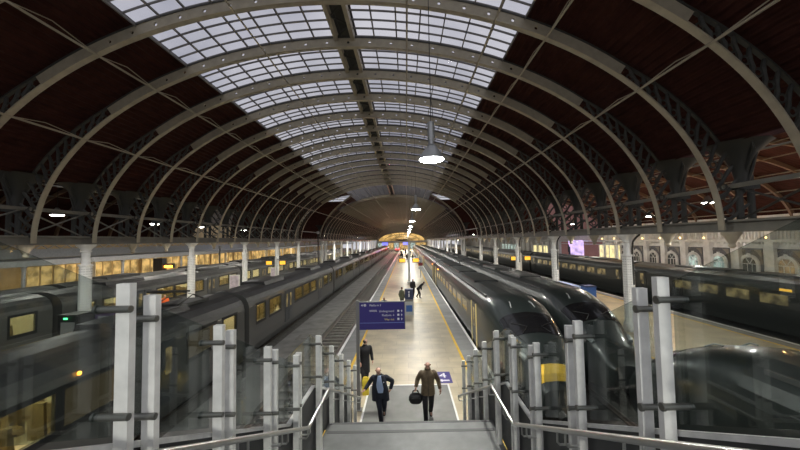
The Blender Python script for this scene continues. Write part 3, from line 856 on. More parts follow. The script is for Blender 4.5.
gc_ = MB(); gc_.prism([(-.75,2.6),(.75,2.6),(.70,2.775),(-.70,2.775)],'y',-2.2,2.2); GAC = gc_.mesh('roof_unit', M['greenroof'])
gw = MB(); gw.box(-.75,.75,-.3,.3,-.2,2.3); GWM = gw.mesh('gangway', M['blk'])
def grey_coach(tr, yc, detail=True):
    c = place('coach', GM, tr, (0,yc,0))
    place('lining', LIN, c); place('ceiling_light', STR, c)
    if detail: place('seats', SEA, c)
    for a,b_ in OPN:
        w_ = round(b_-a,1); place('window_pane', PAN[w_] if not (tr.get('shut_off') and yc < 10 and (.95 < a < 7)) else PDK, c, (0,(a+b_)/2,0)); place('window_frame', FRM[w_], c, (0,(a+b_)/2,0))
    for y in DOOR: place('door', DRM, c, (0,y,0)); place('door_pane', DPM, c, (0,y,0))
    for y in (-6.8,6.8): place('bogie', BOG, c, (0,y,0))
    place('underframe_box', UBM, c)
    for y in (-5,5): place('roof_unit', ACM, c, (0,y,0))
    place('gangway', GWM, c, (0,L1/2+.2,0))
    return c
def train(label, x, rotz=0): return thing('train', label, 'train', (x,0,0), rotz)
t1 = train('long grey electric train with dark roof and lit windows left of the empty track', -9.8)
t1['shut_off'] = 1
for k in range(8):
    c = grey_coach(t1, 7.0+20.4*k, k < 3)
    if k == 0:
        o = MB().lathe([(.05,0),(.05,.03),(.02,.05)],(0,0,0),10).build('amber_lamp', M['amber'], c, False, (1.385,1.45,2.10)); o.rotation_euler = (0,PI/2,0)
        pg = MB()
        for s in (-1,1):
            pg.tube([(s*.5,2.9,2.85),(s*.45,3.9,3.15),(s*.6,2.95,3.40)],.03,6); pg.tube([(s*.5,4.6,2.85),(s*.45,3.9,3.15)],.03,6)
        pg.tube([(-.8,2.95,3.40),(.8,2.95,3.40)],.04,6); pg.tube([(-.8,3.15,3.40),(.8,3.15,3.40)],.04,6); pg.box(-.6,.6,2.7,4.8,2.74,2.86)
        pg.build('pantograph', M['dkiron'], c, False, (0,3.4,0))
    if k == 7:
        for x in (-.9,.9): o = MB().lathe([(.22,0),(.22,.1)],(0,0,0),10).build('tail_lamp', M['red'], c, False, (x,L1/2+.1,.4))
t2 = train('grey electric train behind the left row of white columns', -21.0)
for k in range(6): grey_coach(t2, 8.2+20.4*k, k < 2)
t3 = train('grey electric train on the farthest left track, mostly hidden', -24.4)
for k in range(6): grey_coach(t3, 12+20.4*k, False)

# green trains
L2 = 25.4
GOP = [(-9.6+k*2.15, -9.6+k*2.15+1.55) for k in range(9)]
GRM = coach_mesh(L2, M['green'], M['greenroof'], GOP, 1.05, 1.68)
GPA = MB().box(1.37,1.392,-.77,.77,1.05,1.68).mesh('window_pane', M['paneL'])
GPD = MB().box(1.37,1.392,-.77,.77,1.05,1.68).mesh('window_pane', M['paneD'])
gd = MB(); gd.box(1.36,1.42,-.5,.5,-.1,2.05); GDM = gd.mesh('door', M['green'])
gdp = MB(); gdp.box(1.415,1.428,-.2,.2,.85,1.8); GDP = gdp.mesh('door_pane', M['paneL'])
yb_ = MB(); yb_.box(1.40,1.45,-.58,-.51,-.1,2.05); yb_.box(1.40,1.45,.51,.58,-.1,2.05); YBM = yb_.mesh('door_edge', mat('door_edge_lit_yellow', (.75,.62,.30), .5))  # yellow colour stands in for light catching the door edges
rl = MB(); rl.box(1.0,1.08,-L2/2+.3,L2/2-.3,2.50,2.60); rl.box(-1.08,-1.0,-L2/2+.3,L2/2-.3,2.50,2.60)
RLM = rl.mesh('roof_rail', mat('roof_rail_grey', (.09,.09,.09), .6))
def amber(par, y, n=0): 
    o = MB().lathe([(.055,0),(.055,.04),(.02,.06)],(0,0,0),10).build('amber_lamp', M['amber'], par, False, (1.37,y,2.02)); o.rotation_euler = (0,PI/2,0)
def green_coach(tr, yc, lit, edge=False, am=()):
    c = place('coach', GRM, tr, (0,yc,0))
    for a,b_ in GOP: place('window_pane', GPA if lit else GPD, c, (0,(a+b_)/2,0))
    for y in (-11.2,11.2):
        place('door', GDM, c, (0,y,0)); place('door_pane', GDP, c, (0,y,0))
        if edge: place('door_edge', YBM, c, (0,y,0))
    for y in (-9,9): place('bogie', BOG, c, (0,y,0))
    for y in (-6,0,6): place('roof_unit', GAC, c, (0,y,0))
    if not lit: place('roof_rail', RLM, c)
    place('gangway', GWM, c, (0,L2/2+.2,0))
    for y in am: amber(c, y)
    return c
def nose(tr, y0, sgn, length=4.7, yellow=False):
    """cab end from the full section at y0 to the tip at y0+sgn*length"""
    m = MB(); rings = []; N = 22
    def sec(t):
        zt = .62+2.13*(1-max(0,(t-.04))**1.75) if t < 1 else .62
        zt = max(zt,.62); hw = 1.4*(1-.52*t**2.4); zb = -.62+.12*t**3
        return hw, zt, zb
    for k in range(N+1):
        t = k/N; hw,zt,zb = sec(t); y = y0+sgn*length*math.sin(t*PI/2*.96)/math.sin(PI/2*.96) if False else y0+sgn*length*t
        rings.append([(x,y,z) for x,z in ring(hw,zt,zb)])
    hw,zt,zb = sec(1); rings.append([(x*.8,y0+sgn*(length+.25),zb+.12+(z-zb)*.75) for x,z in ring(hw,zt,zb)])
    m.loft(rings); c = m.build('cab', M['green'], tr, True)
    def on(t, fx, off=.015):                       # point on the upper surface at |x| fraction fx of the roof
        hw,zt,zb = sec(t); R = ring(hw,zt,zb); top = R[4:15]; s = (fx+1)/2*(len(top)-1); i = min(int(s),len(top)-2); f = s-i
        x = top[i][0]*(1-f)+top[i+1][0]*f; z = top[i][1]*(1-f)+top[i+1][1]*f
        return (x, y0+sgn*length*t+sgn*off*.8, z+off)
    ws = MB(); rows = []
    for k in range(9):
        t = .45+.23*k/8; rows.append([on(t, -.66+1.32*i/12, .012) for i in range(13)])
    ws.loft(rows, False, False); ws.build('windscreen', mat('windscreen_black', (.008,.008,.009), .2, coat=.3), c, True)
    for s in (-1,1):
        wp = MB(); wp.tube([on(.67,s*.25,.03),on(.62,s*.12,.035),on(.55,s*.38,.035)],.015,5); wp.build('wiper', M['blk'], c)
        hl = MB(); hl.tube([on(.80,s*.62,.0),on(.86,s*.58,.02)],.09,8); hl.build('headlight', M['silver'], c, True)
        gb = MB(); gb.tube([on(.27,s*.16,.02),on(.31,s*.17,.06),on(.37,s*.19,.02)],.022,6); gb.build('roof_handle', M['silver'], c, True)
        sw = MB()
        rr = [on(.34+.1*i/3,s*.93,.012) for i in range(4)]; lo = [(p[0]*1.02,p[1],p[2]-.45) for p in rr]
        sw.loft([rr,lo],False,False); sw.build('side_window', M['blk'], c)
    yf = y0+sgn*(length+.26)
    if yellow:
        yp = MB(); yp.loft([[on(.92+.08*k/4, -.60+1.2*i/10, .014) for i in range(11)] for k in range(5)],False,False); yp.build('yellow_band', M['yellow'], c)
    cp = MB(); cp.tube([(0,yf,-.35),(0,yf+sgn*.3,-.35)],.14,10); cp.build('coupler', M['blk'], c)
    return c
# right of the middle platform (detail side faces -X: the train is turned half round, so its local y runs backwards)
t4 = train('dark green train with sloping nose beside the right edge of the middle platform', 4.86, PI)
nose(t4, -15.6, 1, 4.7, True); 
for k in range(6): green_coach(t4, -(15.6+L2/2+.0+k*26.0), False, True, (-8,) if k == 0 else ((10,) if k == 1 else ()))
t5 = train('dark green train with its nose towards the stairs, second track right of the platform', 8.25, PI)
nose(t5, -17.4, 1)
for k in range(6): green_coach(t5, -(17.4+L2/2+k*26.0), False, False, (9,6.5,2) if k == 0 else (0,))
t6 = train('dark green train end at the bottom right, nose to nose with another green train', 8.25, PI)
nose(t6, -7.0, -1, 4.4); green_coach(t6, -7.0+L2/2, False)
t7 = train('dark green train with a row of lit yellow windows along the right wall platform', 23.6, PI)
for k in range(7): c = green_coach(t7, -(7+L2/2+k*26.0), True)
o = MB().box(22.12,22.17,18.9,19.5,1.92,2.06).build('destination_display', M['amberlcd'])
o.parent = t7; o.location = (0,0,0); o.matrix_parent_inverse = Matrix.Rotation(-PI,4,'Z') @ Matrix.Translation((-23.6,0,0))

# ------------------------------------------------------------------ lamps and added fill lights
def light(kind, loc, power, col, size=.5, spread=None, parent=None, rot=(0,0,0)):
    l = bpy.data.lights.new('light', kind); l.energy = power; l.color = col
    if kind == 'AREA':
        l.shape = 'DISK'; l.size = size
        if spread: l.spread = spread
    else: l.shadow_soft_size = size
    o = bpy.data.objects.new('light', l); C.objects.link(o); o.location = loc; o.rotation_euler = rot
    return o
LP = 560
def pend_meshes():
    h = MB(); h.lathe([(.05,1.35),(.12,1.3),(.13,.75),(.10,.7),(.10,.55),(.16,.5)],(0,0,0),14)
    s = MB(); s.lathe([(.12,.52),(.20,.42),(.36,.20),(.44,.05),(.44,.02),(.42,.02),(.34,.18),(.18,.40),(.10,.5)],(0,0,0),24)
    l = MB(); l.lathe([(.40,.03),(.38,-.01),(.2,-.05),(.02,-.06)],(0,0,0),24)
    return h.mesh('housing',M['alu'],True), s.mesh('reflector',M['alu'],True), l.mesh('lens',M['lamp'],True)
PM = pend_meshes()
for k in [0,1,2,3,4,5,6,7,8,9,-1]:
    y = 11.0+18.288*k; x = .92; z = 8.05
    t = thing('pendant_lamp', ('bright pendant floodlight hung over the middle platform, the %s from the stairs' % ORD[k]) if 0 <= k < 6 else 'pendant floodlight over the top of the stairs behind the picture' if k < 0 else 'far pendant floodlight in the line over the middle platform', 'lamp', (x,y,z), 0, 'pendant floodlights over the platform')
    place('housing',PM[0],t); place('reflector',PM[1],t); place('lens',PM[2],t)
    zr = E(th_u(x-CX),.05)[1]-z
    m = MB(); m.tube([(0,0,1.3),(0,0,zr)],.016,6); m.tube([(.09,0,1.0),(.05,0,1.9),(.0,0,2.2)],.012,5); m.build('cable', M['blk'], t)
    light('AREA', (x,y,z-.09), LP*(1.35 if k < 0 else 1), (1,.975,.89), .7)
    light('POINT', (x,y,z-.45), LP*(.16 if k < 2 else .30 if k < 4 else .75), (1,.975,.89), .3)  # added fill below the lens, brightens roof and ribs
def aisle_lamp(x, y, z, label, p, grp, warm=False):
    t = thing('aisle_lamp', label, 'lamp', (x,y,z), 0, grp)
    m = MB(); m.lathe([(.08,.5),(.14,.4),(.30,.1),(.42,.02),(.42,0),(.4,0)],(0,0,0),16); m.build('shade', M['alu'], t, True)
    m = MB(); m.lathe([(.39,.02),(.3,-.06),(.02,-.09)],(0,0,0),16); m.build('lens', M['lampS'], t, True)
    m = MB(); m.tube([(0,0,.45),(0,0,3.2)],.015,5); m.build('cable', M['blk'], t)
    light('AREA', (x,y,z-.14), p*.45, (1,.95,.85) if not warm else (1,.75,.4), .5)
for i,(y,z) in enumerate(((22.3,7.5),(31,7.3),(38,7.3),(48,7.2),(76,7.1),(86,7.1),(96,7.0),(108,7.0),(122,7.0),(140,7.0),(160,6.9))):
    aisle_lamp(-24.0, y, z, 'small white lamp hung in the left side aisle, the %s from the stairs' % ORD[i], 650, 'lamps in the left side aisle')
for i,(y,z) in enumerate(((24,7.7),(31,7.2),(47,7.2),(78,7.1),(92,7.0),(108,7.0),(126,7.0),(150,6.9))):
    aisle_lamp(22.4+min(i,4)*.9, y, z, 'small white lamp hung in the right side aisle, the %s from the stairs' % ORD[i], 380, 'lamps in the right side aisle')
# bulbs along the aisle eaves
for i in range(12):
    y = 20+i*3.05
    o = MB().lathe([(.02,.12),(.07,.06),(.08,0),(.03,-.06)],(0,0,0),10).build('wall_bulb', M['lampW'], None, True, (32.2,y,4.95))
    tag(o, 'warm bulb along the cornice of the right wall, the %s from the right edge' % ORD[i], 'lamp', 'bulbs along the right cornice')
for y in (14,23,32,41,50): light('POINT', (25.5,y,7.6), 210, (1,.50,.17), .15); light('POINT', (28.6,y,4.4), 230, (1,.98,.92), .2)  # added warm fill for aisle roof, neutral fill for wall; not the bulbs
for y in (18,30,42,54,66,80,100): light('AREA', (-34.5,y,4.1), 160, (1,.68,.3), 1.0)  # added warm fill in front of the left shops, no fixtures
for n in (0,1,2,3,4,7,9,12,15): light('AREA', (XL+2.2,Y0-3.6+9.144*n,5.38), 190 if n < 5 else 700, (1,.97,.9), .35)  # added fill to whiten the left columns, no fixtures
for n in (0,1,2,3,4,7,9,12,15): light('AREA', (XR+1.2,Y0-4.0+9.144*n,5.38), 190 if n < 5 else 700, (1,.95,.86), .35)  # same added fill for the right columns
light('AREA', (0,170,8), 6000, (1,.85,.6), 4)  # added fill brightening the concourse end, no fixture
light('AREA', (0,150,3), 600, (1,.8,.5), 3, rot=(PI,0,0))

# ------------------------------------------------------------------ platform furniture
s = thing('direction_sign', 'navy direction sign with white lettering on a grey post at the stair foot', 'sign', (-1.60,10.55,0))
MB().box(-.05,.05,-.05,.05,0,3.42).build('post', M['signgrey'], s)
MB().box(-.11,.11,-.11,.11,0,.02).build('base_plate', M['signgrey'], s)
bd = MB().box(.06,1.50,-.035,.035,2.50,3.36).build('board', M['navy'], s)
fr = MB(); fr.box(.04,1.52,-.04,.04,3.36,3.385); fr.box(.04,.06,-.04,.04,2.5,3.385); fr.box(1.50,1.52,-.04,.04,2.5,3.385); fr.build('board_frame', M['signgrey'], s)
MB().box(.07,1.49,-.042,-.035,2.705,2.72).build('blue_rule', mat('rule_blue', (.20,.28,.62), .5), s)
yy = -.04
write('Platform 3', .088, 'lettering', M['signw'], s, (.38,yy,3.24))
write('Underground', .088, 'lettering', M['signw'], s, (1.17,yy,3.05), align='RIGHT')
write('Platform', .088, 'lettering', M['signw'], s, (1.08,yy,2.92), align='RIGHT'); write('4', .088, 'lettering', M['signw'], s, (1.17,yy,2.92), align='RIGHT')
write('Way out', .088, 'lettering', M['signy'], s, (1.17,yy,2.79), align='RIGHT')
ic = MB()
ic.prism([(.11,3.275),(.16,3.31),(.16,3.24)],'y',yy-.002,yy+.004); ic.tube([(.235+.035*math.cos(a*PI/6),yy,3.275+.035*math.sin(a*PI/6)) for a in range(13)],.008,5); ic.cbox((.235,yy,3.275),(.03,.006,.03))
for z in (3.08,2.955,2.825):
    ic.box(1.27,1.335,yy-.002,yy+.004,z-.03,z+.035); ic.prism([(1.385,z),(1.41,z+.04),(1.435,z)],'y',yy-.002,yy+.004); ic.box(1.40,1.42,yy-.002,yy+.004,z-.035,z)
ic.box(.38,.62,yy-.002,yy+.004,3.105,3.118); ic.box(.38,.62,yy-.002,yy+.004,3.070,3.081)
ic.build('symbols', M['signw'], s)

k = thing('help_kiosk', 'silver and navy help kiosk standing on the middle platform', 'kiosk', (.12,23.6,0))
MB().box(-.32,.32,-.25,.25,0,.95).build('cabinet', M['silver'], k)
MB().box(-.22,.22,-.27,-.25,.25,.70).build('panel', M['pblue'], k)
MB().box(-.30,.30,-.22,.22,.95,1.10).build('shelf', M['signgrey'], k)
MB().box(-.30,.30,-.2,.2,1.10,1.82).build('head', M['navybox'], k)
b = MB(); b.box(-.04,.04,-.215,-.2,1.28,1.52); b.box(-.05,.05,-.215,-.2,1.58,1.67); b.build('symbol', M['signw'], k)
for i,(x,lab) in enumerate(((.30,'pale grey pole with two amber departure displays in the middle of the platform'),(-16.4,'pole with two amber departure displays on the left platform'),(14.3,'pole with two amber departure displays on the right platform'))):
    t = thing('departure_display', lab, 'display', (x,41,0), 0, 'poles with amber displays')
    m = MB(); m.lathe([(.30,0),(.30,.12),(.16,.2),(.15,5.0 if i == 0 else 3.4),(.08,5.1 if i == 0 else 3.5)],(0,0,0),12); m.build('pole', M['white'], t, True)
    m = MB(); m.bar((-.95,0,3.22),(.95,0,3.22),.08); m.build('arm', M['dkiron'], t)
    for s_ in (-1,1):
        m = MB(); m.box(s_*.85-.40,s_*.85+.40,-.12,.12,2.52,3.05); c = m.build('display_case', M['blk'], t)
        m = MB(); m.box(s_*.85-.35,s_*.85+.35,-.135,-.12,2.57,3.0); m.build('screen', M['amberlcd'], c)
rs = thing('small_sign', 'small red and white sign post near the right platform edge', 'sign', (1.95,46,0))
MB().box(-.04,.04,-.04,.04,0,2.4).build('post', M['signgrey'], rs); MB().box(-.3,.3,-.05,.05,1.7,2.1).build('red_plate', M['pinkcloth'], rs); MB().box(-.3,.3,-.05,.05,1.2,1.6).build('white_plate', M['signw'], rs)
def machine(x, y, m, label, led=False, h=1.85):
    t = thing('ticket_machine', label, 'machine', (x,y,0))
    MB().box(-.45,.45,-.38,.38,.0,h).build('casing', m, t); MB().box(-.3,.3,-.40,-.38,.9,h-.25).build('screen', M['silver'], t); MB().box(-.42,.42,-.42,.40,h,h+.08).build('hood', M['dkiron'], t)
    if led: MB().box(-.15,.0,-.43,-.40,h-.12,h-.05).build('led', M['greenled'], t)
    return t
machine(-14.9,14.8,M['blk'],'black machine with a small green light on the left platform',True,2.25)
machine(-14.6,16.2,M['purple'],'purple cased machine next to the black one on the left platform', False, 2.2)
def poster(x, y, label):
    t = thing('poster_stand', label, 'poster', (x,y,0)); MB().box(-.5,.5,-.05,.05,.5,2.1).build('frame', M['white'], t); MB().box(-.42,.42,-.06,-.05,.6,2.0).build('paper', M['poster'], t)
    l = MB()
    for s_ in (-.4,.4): l.box(s_-.03,s_+.03,-.04,.04,0,.5)
    l.build('feet', M['signgrey'], t); return t
poster(-17.6,33.4,'white framed poster stand beside the third column on the left'); poster(-17.2,42.5,'white framed poster stand farther up the left platform')
for x,y,z,lab in ((-12.2,45,6.4,'tall thin black post rising behind the long grey train'),(-27.2,47.5,4.6,'thin black post near the far left platform edge')):
    t = thing('black_post', lab, 'post', (x,y,0)); MB().tube([(0,0,0),(0,0,z)],.07,8).build('pole', M['blk'], t); MB().box(-.14,.14,-.14,.14,z,z+.35).build('head', M['alu'], t)
dk = thing('hanging_sign', 'dark square sign tower with orange display on the far left platform', 'sign', (-27.6,36.5,0))
MB().box(-.5,.5,-.35,.35,0,3.8).build('tower', M['blk'], dk); MB().box(.5,1.6,-.15,.15,2.7,3.2).build('arm_case', M['dkiron'], dk); MB().box(.6,1.5,-.17,-.15,2.75,3.0).build('screen', M['amber'], dk)
tl = thing('covered_trolley', 'low trolley under a pale blue cover on the right platform', 'trolley', (13.0,26.6,0))
cv = MB(); cv.prism([(-.55,.45),(.55,.45),(.55,1.4),(.3,1.58),(-.3,1.58),(-.55,1.4)],'y',-1.3,1.3); cv.build('cover', M['lblue'], tl)
for x in (-.4,.4):
    for y in (-1,1): MB().tube([(x-.05,y,.16),(x+.05,y,.16)],.16,12).build('wheel', M['blk'], tl)
MB().box(-.5,.5,-1.25,1.25,.28,.46).build('deck', M['dkiron'], tl)
bx = thing('blue_crate', 'dark blue crate standing in front of the covered trolley', 'crate', (13.6,24.6,0)); MB().box(-.36,.36,-.4,.4,0,1.6).build('body', M['pblue'], bx); MB().box(-.39,.39,-.43,.43,1.6,1.7).build('lid', M['navybox'], bx)
for x in (-9.8,-4.85,4.86,8.25):
    pass
bs = thing('buffer_stop', 'red buffer stop with red lamps at the end of the empty track', 'buffer stop', (-4.85,178,-1.17))
MB().box(-1.3,1.3,-.2,.2,.9,1.6).build('beam', M['pinkcloth'], bs)
for x in (-.9,.9): MB().box(x-.1,x+.1,-.1,1.4,0,.95).build('strut', M['dkiron'], bs); MB().lathe([(.25,0),(.3,.2),(.1,.4)],(0,0,0),10).build('lamp', M['red'], bs, True, (x,0,1.6))
light('POINT',(-5.5,150,3.2),900,(1,.08,.14),.3); light('POINT',(-5.5,122,3.0),600,(1,.12,.2),.3); light('POINT',(-5.5,96,3.0),260,(1,.16,.24),.3)  # added red glow along the long grey train, no fixtures here

# ------------------------------------------------------------------ people
def skin_mesh(vs, es, sub=2, root=0):
    me = bpy.data.meshes.new('t'); bm = bmesh.new(); lay = bm.verts.layers.skin.verify()
    bv = []
    for c,r in vs:
        v = bm.verts.new(c); rr = r if isinstance(r,tuple) else (r,r); v[lay].radius = rr; bv.append(v)
    for a,b in es: bm.edges.new((bv[a],bv[b]))
    bv[root][lay].use_root = True
    bm.to_mesh(me); bm.free()
    o = bpy.data.objects.new('t', me); C.objects.link(o)
    sk = o.modifiers.new('s','SKIN'); sk.use_smooth_shade = True; sk.branch_smoothing = .4
    su = o.modifiers.new('u','SUBSURF'); su.levels = sub; su.render_levels = sub
    bpy.context.view_layer.update()
    r = bpy.data.meshes.new_from_object(o.evaluated_get(bpy.context.evaluated_depsgraph_get()))
    bpy.data.objects.remove(o); return r
def merge(meshes, name, m):
    bm = bmesh.new()
    for x in meshes: bm.from_mesh(x)
    me = bpy.data.meshes.new(name); bm.to_mesh(me); bm.free()
    me.materials.clear(); me.materials.append(m)
    me.polygons.foreach_set('material_index', [0]*len(me.polygons)); me.polygons.foreach_set('use_smooth', [True]*len(me.polygons)); return me
def hand(wrist, d, side, curl=.5):
    """palm, five unequal bent fingers; d = direction of the hand, side = direction of the thumb"""
    d = Vector(d).normalized(); side = Vector(side); side = (side-d*side.dot(d)).normalized(); nrm = d.cross(side).normalized(); w_ = Vector(wrist)
    out = [skin_mesh([(w_-d*.03,(.026,.026)),(w_+d*.02,(.030,.024)),(w_+d*.085,(.036,.020))],[(0,1),(1,2)],1)]
    for i,(off,l) in enumerate(((.028,.072),(.010,.080),(-.009,.075),(-.026,.060))):
        p = w_+d*.08+side*off; pts = [(p,.0095)]; a = 0; q = p
        for s_ in (.42,.33,.25):
            a += curl; dd = d*math.cos(a)+nrm*math.sin(a); q = q+dd*l*s_; pts.append((q,.0088-.001*len(pts)*.5))
        out.append(skin_mesh(pts,[(0,1),(1,2),(2,3)],1))
    p = w_+d*.03+side*.028; q = p+(d*.6+side*.8)*.032+nrm*.006; r = q+(d*.9+side*.25)*.030+nrm*.012
    out.append(skin_mesh([(p,.013),(q,.011),(r,.009)],[(0,1),(1,2)],1))
    return out
def figure(name, label, loc, J, cloth, rotz=0, group=None, detail=True):
    """J: joint positions, local, facing -Y. cloth: materials"""
    t = thing(name, label, 'person', loc, rotz, group)
    V = {k: Vector(v) for k,v in J.items()}
    f = V['face'].normalized()                       # facing of the head
    hc = V['head']; up = (V['head']-V['neck']).normalized()
    vs = [(V['pelvis'],(.115,.08)),(V['waist'],(.105,.075)),(V['chest'],(.115,.085)),(V['neck']-up*.03,(.065,.065)),(V['neck']+up*.045,(.044,.044)),
          (hc-up*.055+f*.014,(.056,.070)),(hc+up*.02,(.082,.102)),(hc+up*.085-f*.005,(.056,.072))]
    es = [(0,1),(1,2),(2,3),(3,4),(4,5),(5,6),(6,7)]
    def limb(names, radii, start):
        prev = start
        for n_,r in zip(names,radii):
            vs.append((V[n_],r)); es.append((prev,len(vs)-1)); prev = len(vs)-1
        return prev
    for s_ in 'LR':
        limb([s_+'sh',s_+'el',s_+'wr'],[.036,.030,.026],2); limb([s_+'hip',s_+'kn',s_+'an'],[.060,.045,.038],0)
        a = V[s_+'an']; toe = V[s_+'toe']; vs.append((a.lerp(toe,.9),(.036,.026))); es.append((len(vs)-2,len(vs)-1))
    parts = [skin_mesh(vs,es,2,0)]
    side = f.cross(up).normalized()
    if detail:
        parts.append(skin_mesh([(hc-up*.0+f*.080,.010),(hc-up*.022+f*.103,.014),(hc-up*.03+f*.092,.010)],[(0,1),(1,2)],1))
        parts.append(skin_mesh([(hc-up*.085+f*.058,.030),(hc-up*.088+f*.072,.022)],[(0,1)],1))
        for s_ in (-1,1): parts.append(skin_mesh([(hc+side*s_*.076-up*.01,(.010,.018)),(hc+side*s_*.084+up*.018-f*.01,(.008,.020)),(hc+side*s_*.080+up*.03,.008)],[(0,1),(1,2)],1))
        for s_ in 'LR':
            d = V[s_+'hd']-V[s_+'wr']; parts += hand(V[s_+'wr'], d, V.get(s_+'th', f), .75 if s_ in cloth.get('grip','') else .3)
    body = place('body', merge(parts,'body',M['skin']), t)
    if detail:
        for s_ in (-1,1):
            e = MB(); c = hc+f*.086+side*s_*.031+up*.012; e.lathe([(.002,-.010),(.010,-.004),(.010,.004),(.002,.010)],c,8); e.build('eye', M['blk'], t, True)
        mo = MB(); mo.tube([hc-up*.055+f*.083-side*.025,hc-up*.058+f*.090,hc-up*.055+f*.083+side*.025],.004,6); mo.build('mouth', M['lip'], t, True)
    # clothes follow the skeleton
    def clothes(nm, vv, ee, m, sub=2, root=0):
        return place(nm, merge([skin_mesh(vv,ee,sub,root)], nm, m), t)
    P = V
    def cat(ps, k=5):                         # Catmull-Rom through tuples
        out = []; n = len(ps)
        for a in range(n-1):
            p0,p1,p2,p3 = ps[max(a-1,0)],ps[a],ps[a+1],ps[min(a+2,n-1)]
            for q in range(k):
                u = q/k; out.append([.5*(2*B_+(C_-A_)*u+(2*A_-5*B_+4*C_-D_)*u*u+(3*B_-A_-3*C_+D_)*u**3) for A_,B_,C_,D_ in zip(p0,p1,p2,p3)])
        return out+[list(ps[-1])]
    def torso(mb, secs, n=18):
        mb.loft([[(c[0]+c[3]*math.copysign(abs(math.cos(2*PI*i/n))**.85,math.cos(2*PI*i/n)), c[1]+c[4]*math.sin(2*PI*i/n), c[2]) for i in range(n)] for c in cat(secs)])
    def sleeve(mb, pts, n=12):
        r = cat([(*p,q) for p,q in pts],6); mb.tube([c[:3] for c in r],[c[3] for c in r],n)
    bk = cloth.get('bulk',1.)
    S = lambda p,rx,ry: (p[0],p[1],p[2],rx,ry)
    tm = MB(); torso(tm, [S(P['pelvis'].lerp(P['waist'],.6),.150,.115),S(P['pelvis'],.165,.125),S(P['pelvis']+Vector((0,0,-.07)),.165,.125),S(P['pelvis']+Vector((0,0,-.13)),.10,.09)])
    for s_ in 'LR':
        hp = P[s_+'hip']; sleeve(tm, [(hp+Vector((0,0,.0)),.090),(hp+Vector((0,0,-.10)),.100),(P[s_+'kn'],.072),(P[s_+'an'].lerp(P[s_+'kn'],.45),.066),(P[s_+'an']+Vector((0,0,.0)),.062)])
    tm.build('trousers', cloth['trousers'], t, True)
    hz = P['pelvis']+Vector((0,0,-cloth.get('hem',.12))); nk = P['neck']; ch = P['chest']; sh = (P['Lsh']+P['Rsh'])/2
    jm = MB(); torso(jm, [S(hz,.198*bk,.160*bk),S(P['pelvis'],.192*bk,.158*bk),S(P['waist'],.176*bk,.140*bk),S(ch,.200*bk,.148*bk),S(sh+Vector((0,0,.0)),.205*bk,.120),S(sh.lerp(nk,.55)+Vector((0,0,.015)),.13,.095),S(nk+Vector((0,0,.01)),.075,.075),S(nk+up*.045,.068,.070)])
    for s_ in 'LR':
        a_,e_,w2 = P[s_+'sh'],P[s_+'el'],P[s_+'wr']; inn = a_.lerp(sh,.25)
        sleeve(jm, [(inn+Vector((0,0,-.01)),.070*bk),(a_+Vector((0,0,-.02)),.082*bk),(a_.lerp(e_,.55),.070*bk),(e_,.064*bk),(e_.lerp(w2,.6),.054*bk),(w2.lerp(e_,.05),.046*bk)])
    jm.build('jacket', cloth['jacket'], t, True)
    for s_ in 'LR':
        a = P[s_+'an']; toe = P[s_+'toe']; heel = a-(toe-a)*.22
        sv = [(heel+Vector((0,0,-.015)),(.040,.036)),(a+Vector((0,0,-.01)),(.048,.046)),(a.lerp(toe,.6)+Vector((0,0,-.01)),(.048,.038)),(toe,(.036,.026))]
        clothes('shoe', sv, [(0,1),(1,2),(2,3)], M['shoe'], 1)
    if cloth.get('hair'):
        hv = [(hc+up*.045-f*.042,(.076,.075)),(hc+up*.0-f*.05,(.074,.058)),(hc-up*.05-f*.045,(.060,.045))]
        if cloth.get('full'): hv[0] = (hc+up*.062-f*.022,(.078,.090))
        clothes('hair', hv, [(0,1),(1,2)], cloth['hair'], 2)
    return t, V
def pose(lean=0., head=(0,0), stride=.3, lift=.04, la=None, ra=None, h=1., face=(0,-1,-.25), xs=0.):
    J = {'pelvis':(0,0,.93),'waist':(0,-lean*.35,1.08),'chest':(xs,-lean*.75,1.32),'neck':(xs,-lean,1.50),'head':(xs+head[0],-lean-.035+head[1],1.645),'face':face}
    for s_,sg in (('R',-1),('L',1)):        # R: his right hand, at the viewer's left
        J[s_+'sh'] = (xs+sg*.185,-lean*.85,1.42)
        J[s_+'hip'] = (sg*.095,0,.90)
    J['Rel'] = (-.26,-.02-lean*.5,1.14); J['Rwr'] = (-.27,-.14-lean*.4,.90); J['Rhd'] = (-.27,-.18-lean*.4,.80)
    J['Lel'] = (.27,.05-lean*.5,1.14); J['Lwr'] = (.29,-.02-lean*.4,.90); J['Lhd'] = (.29,-.05-lean*.4,.80)
    if ra: J['Rel'],J['Rwr'],J['Rhd'] = ra
    if la: J['Lel'],J['Lwr'],J['Lhd'] = la
    J['Rkn'] = (-.095,-stride*.55-.03,.49); J['Ran'] = (-.085,-stride*.62,.085); J['Rtoe'] = (-.10,-stride*.62-.17,.035)
    J['Lkn'] = (.09,stride*.10-.02,.47); J['Lan'] = (.085,stride*.75,.085+lift); J['Ltoe'] = (.095,stride*.75-.165,.035)
    J['Rth'] = (.4,-1,0); J['Lth'] = (-.4,-1,0)
    return {k: (v[0]*h,v[1]*h,v[2]*h) if k not in ('face','Rth','Lth') else v for k,v in J.items()}
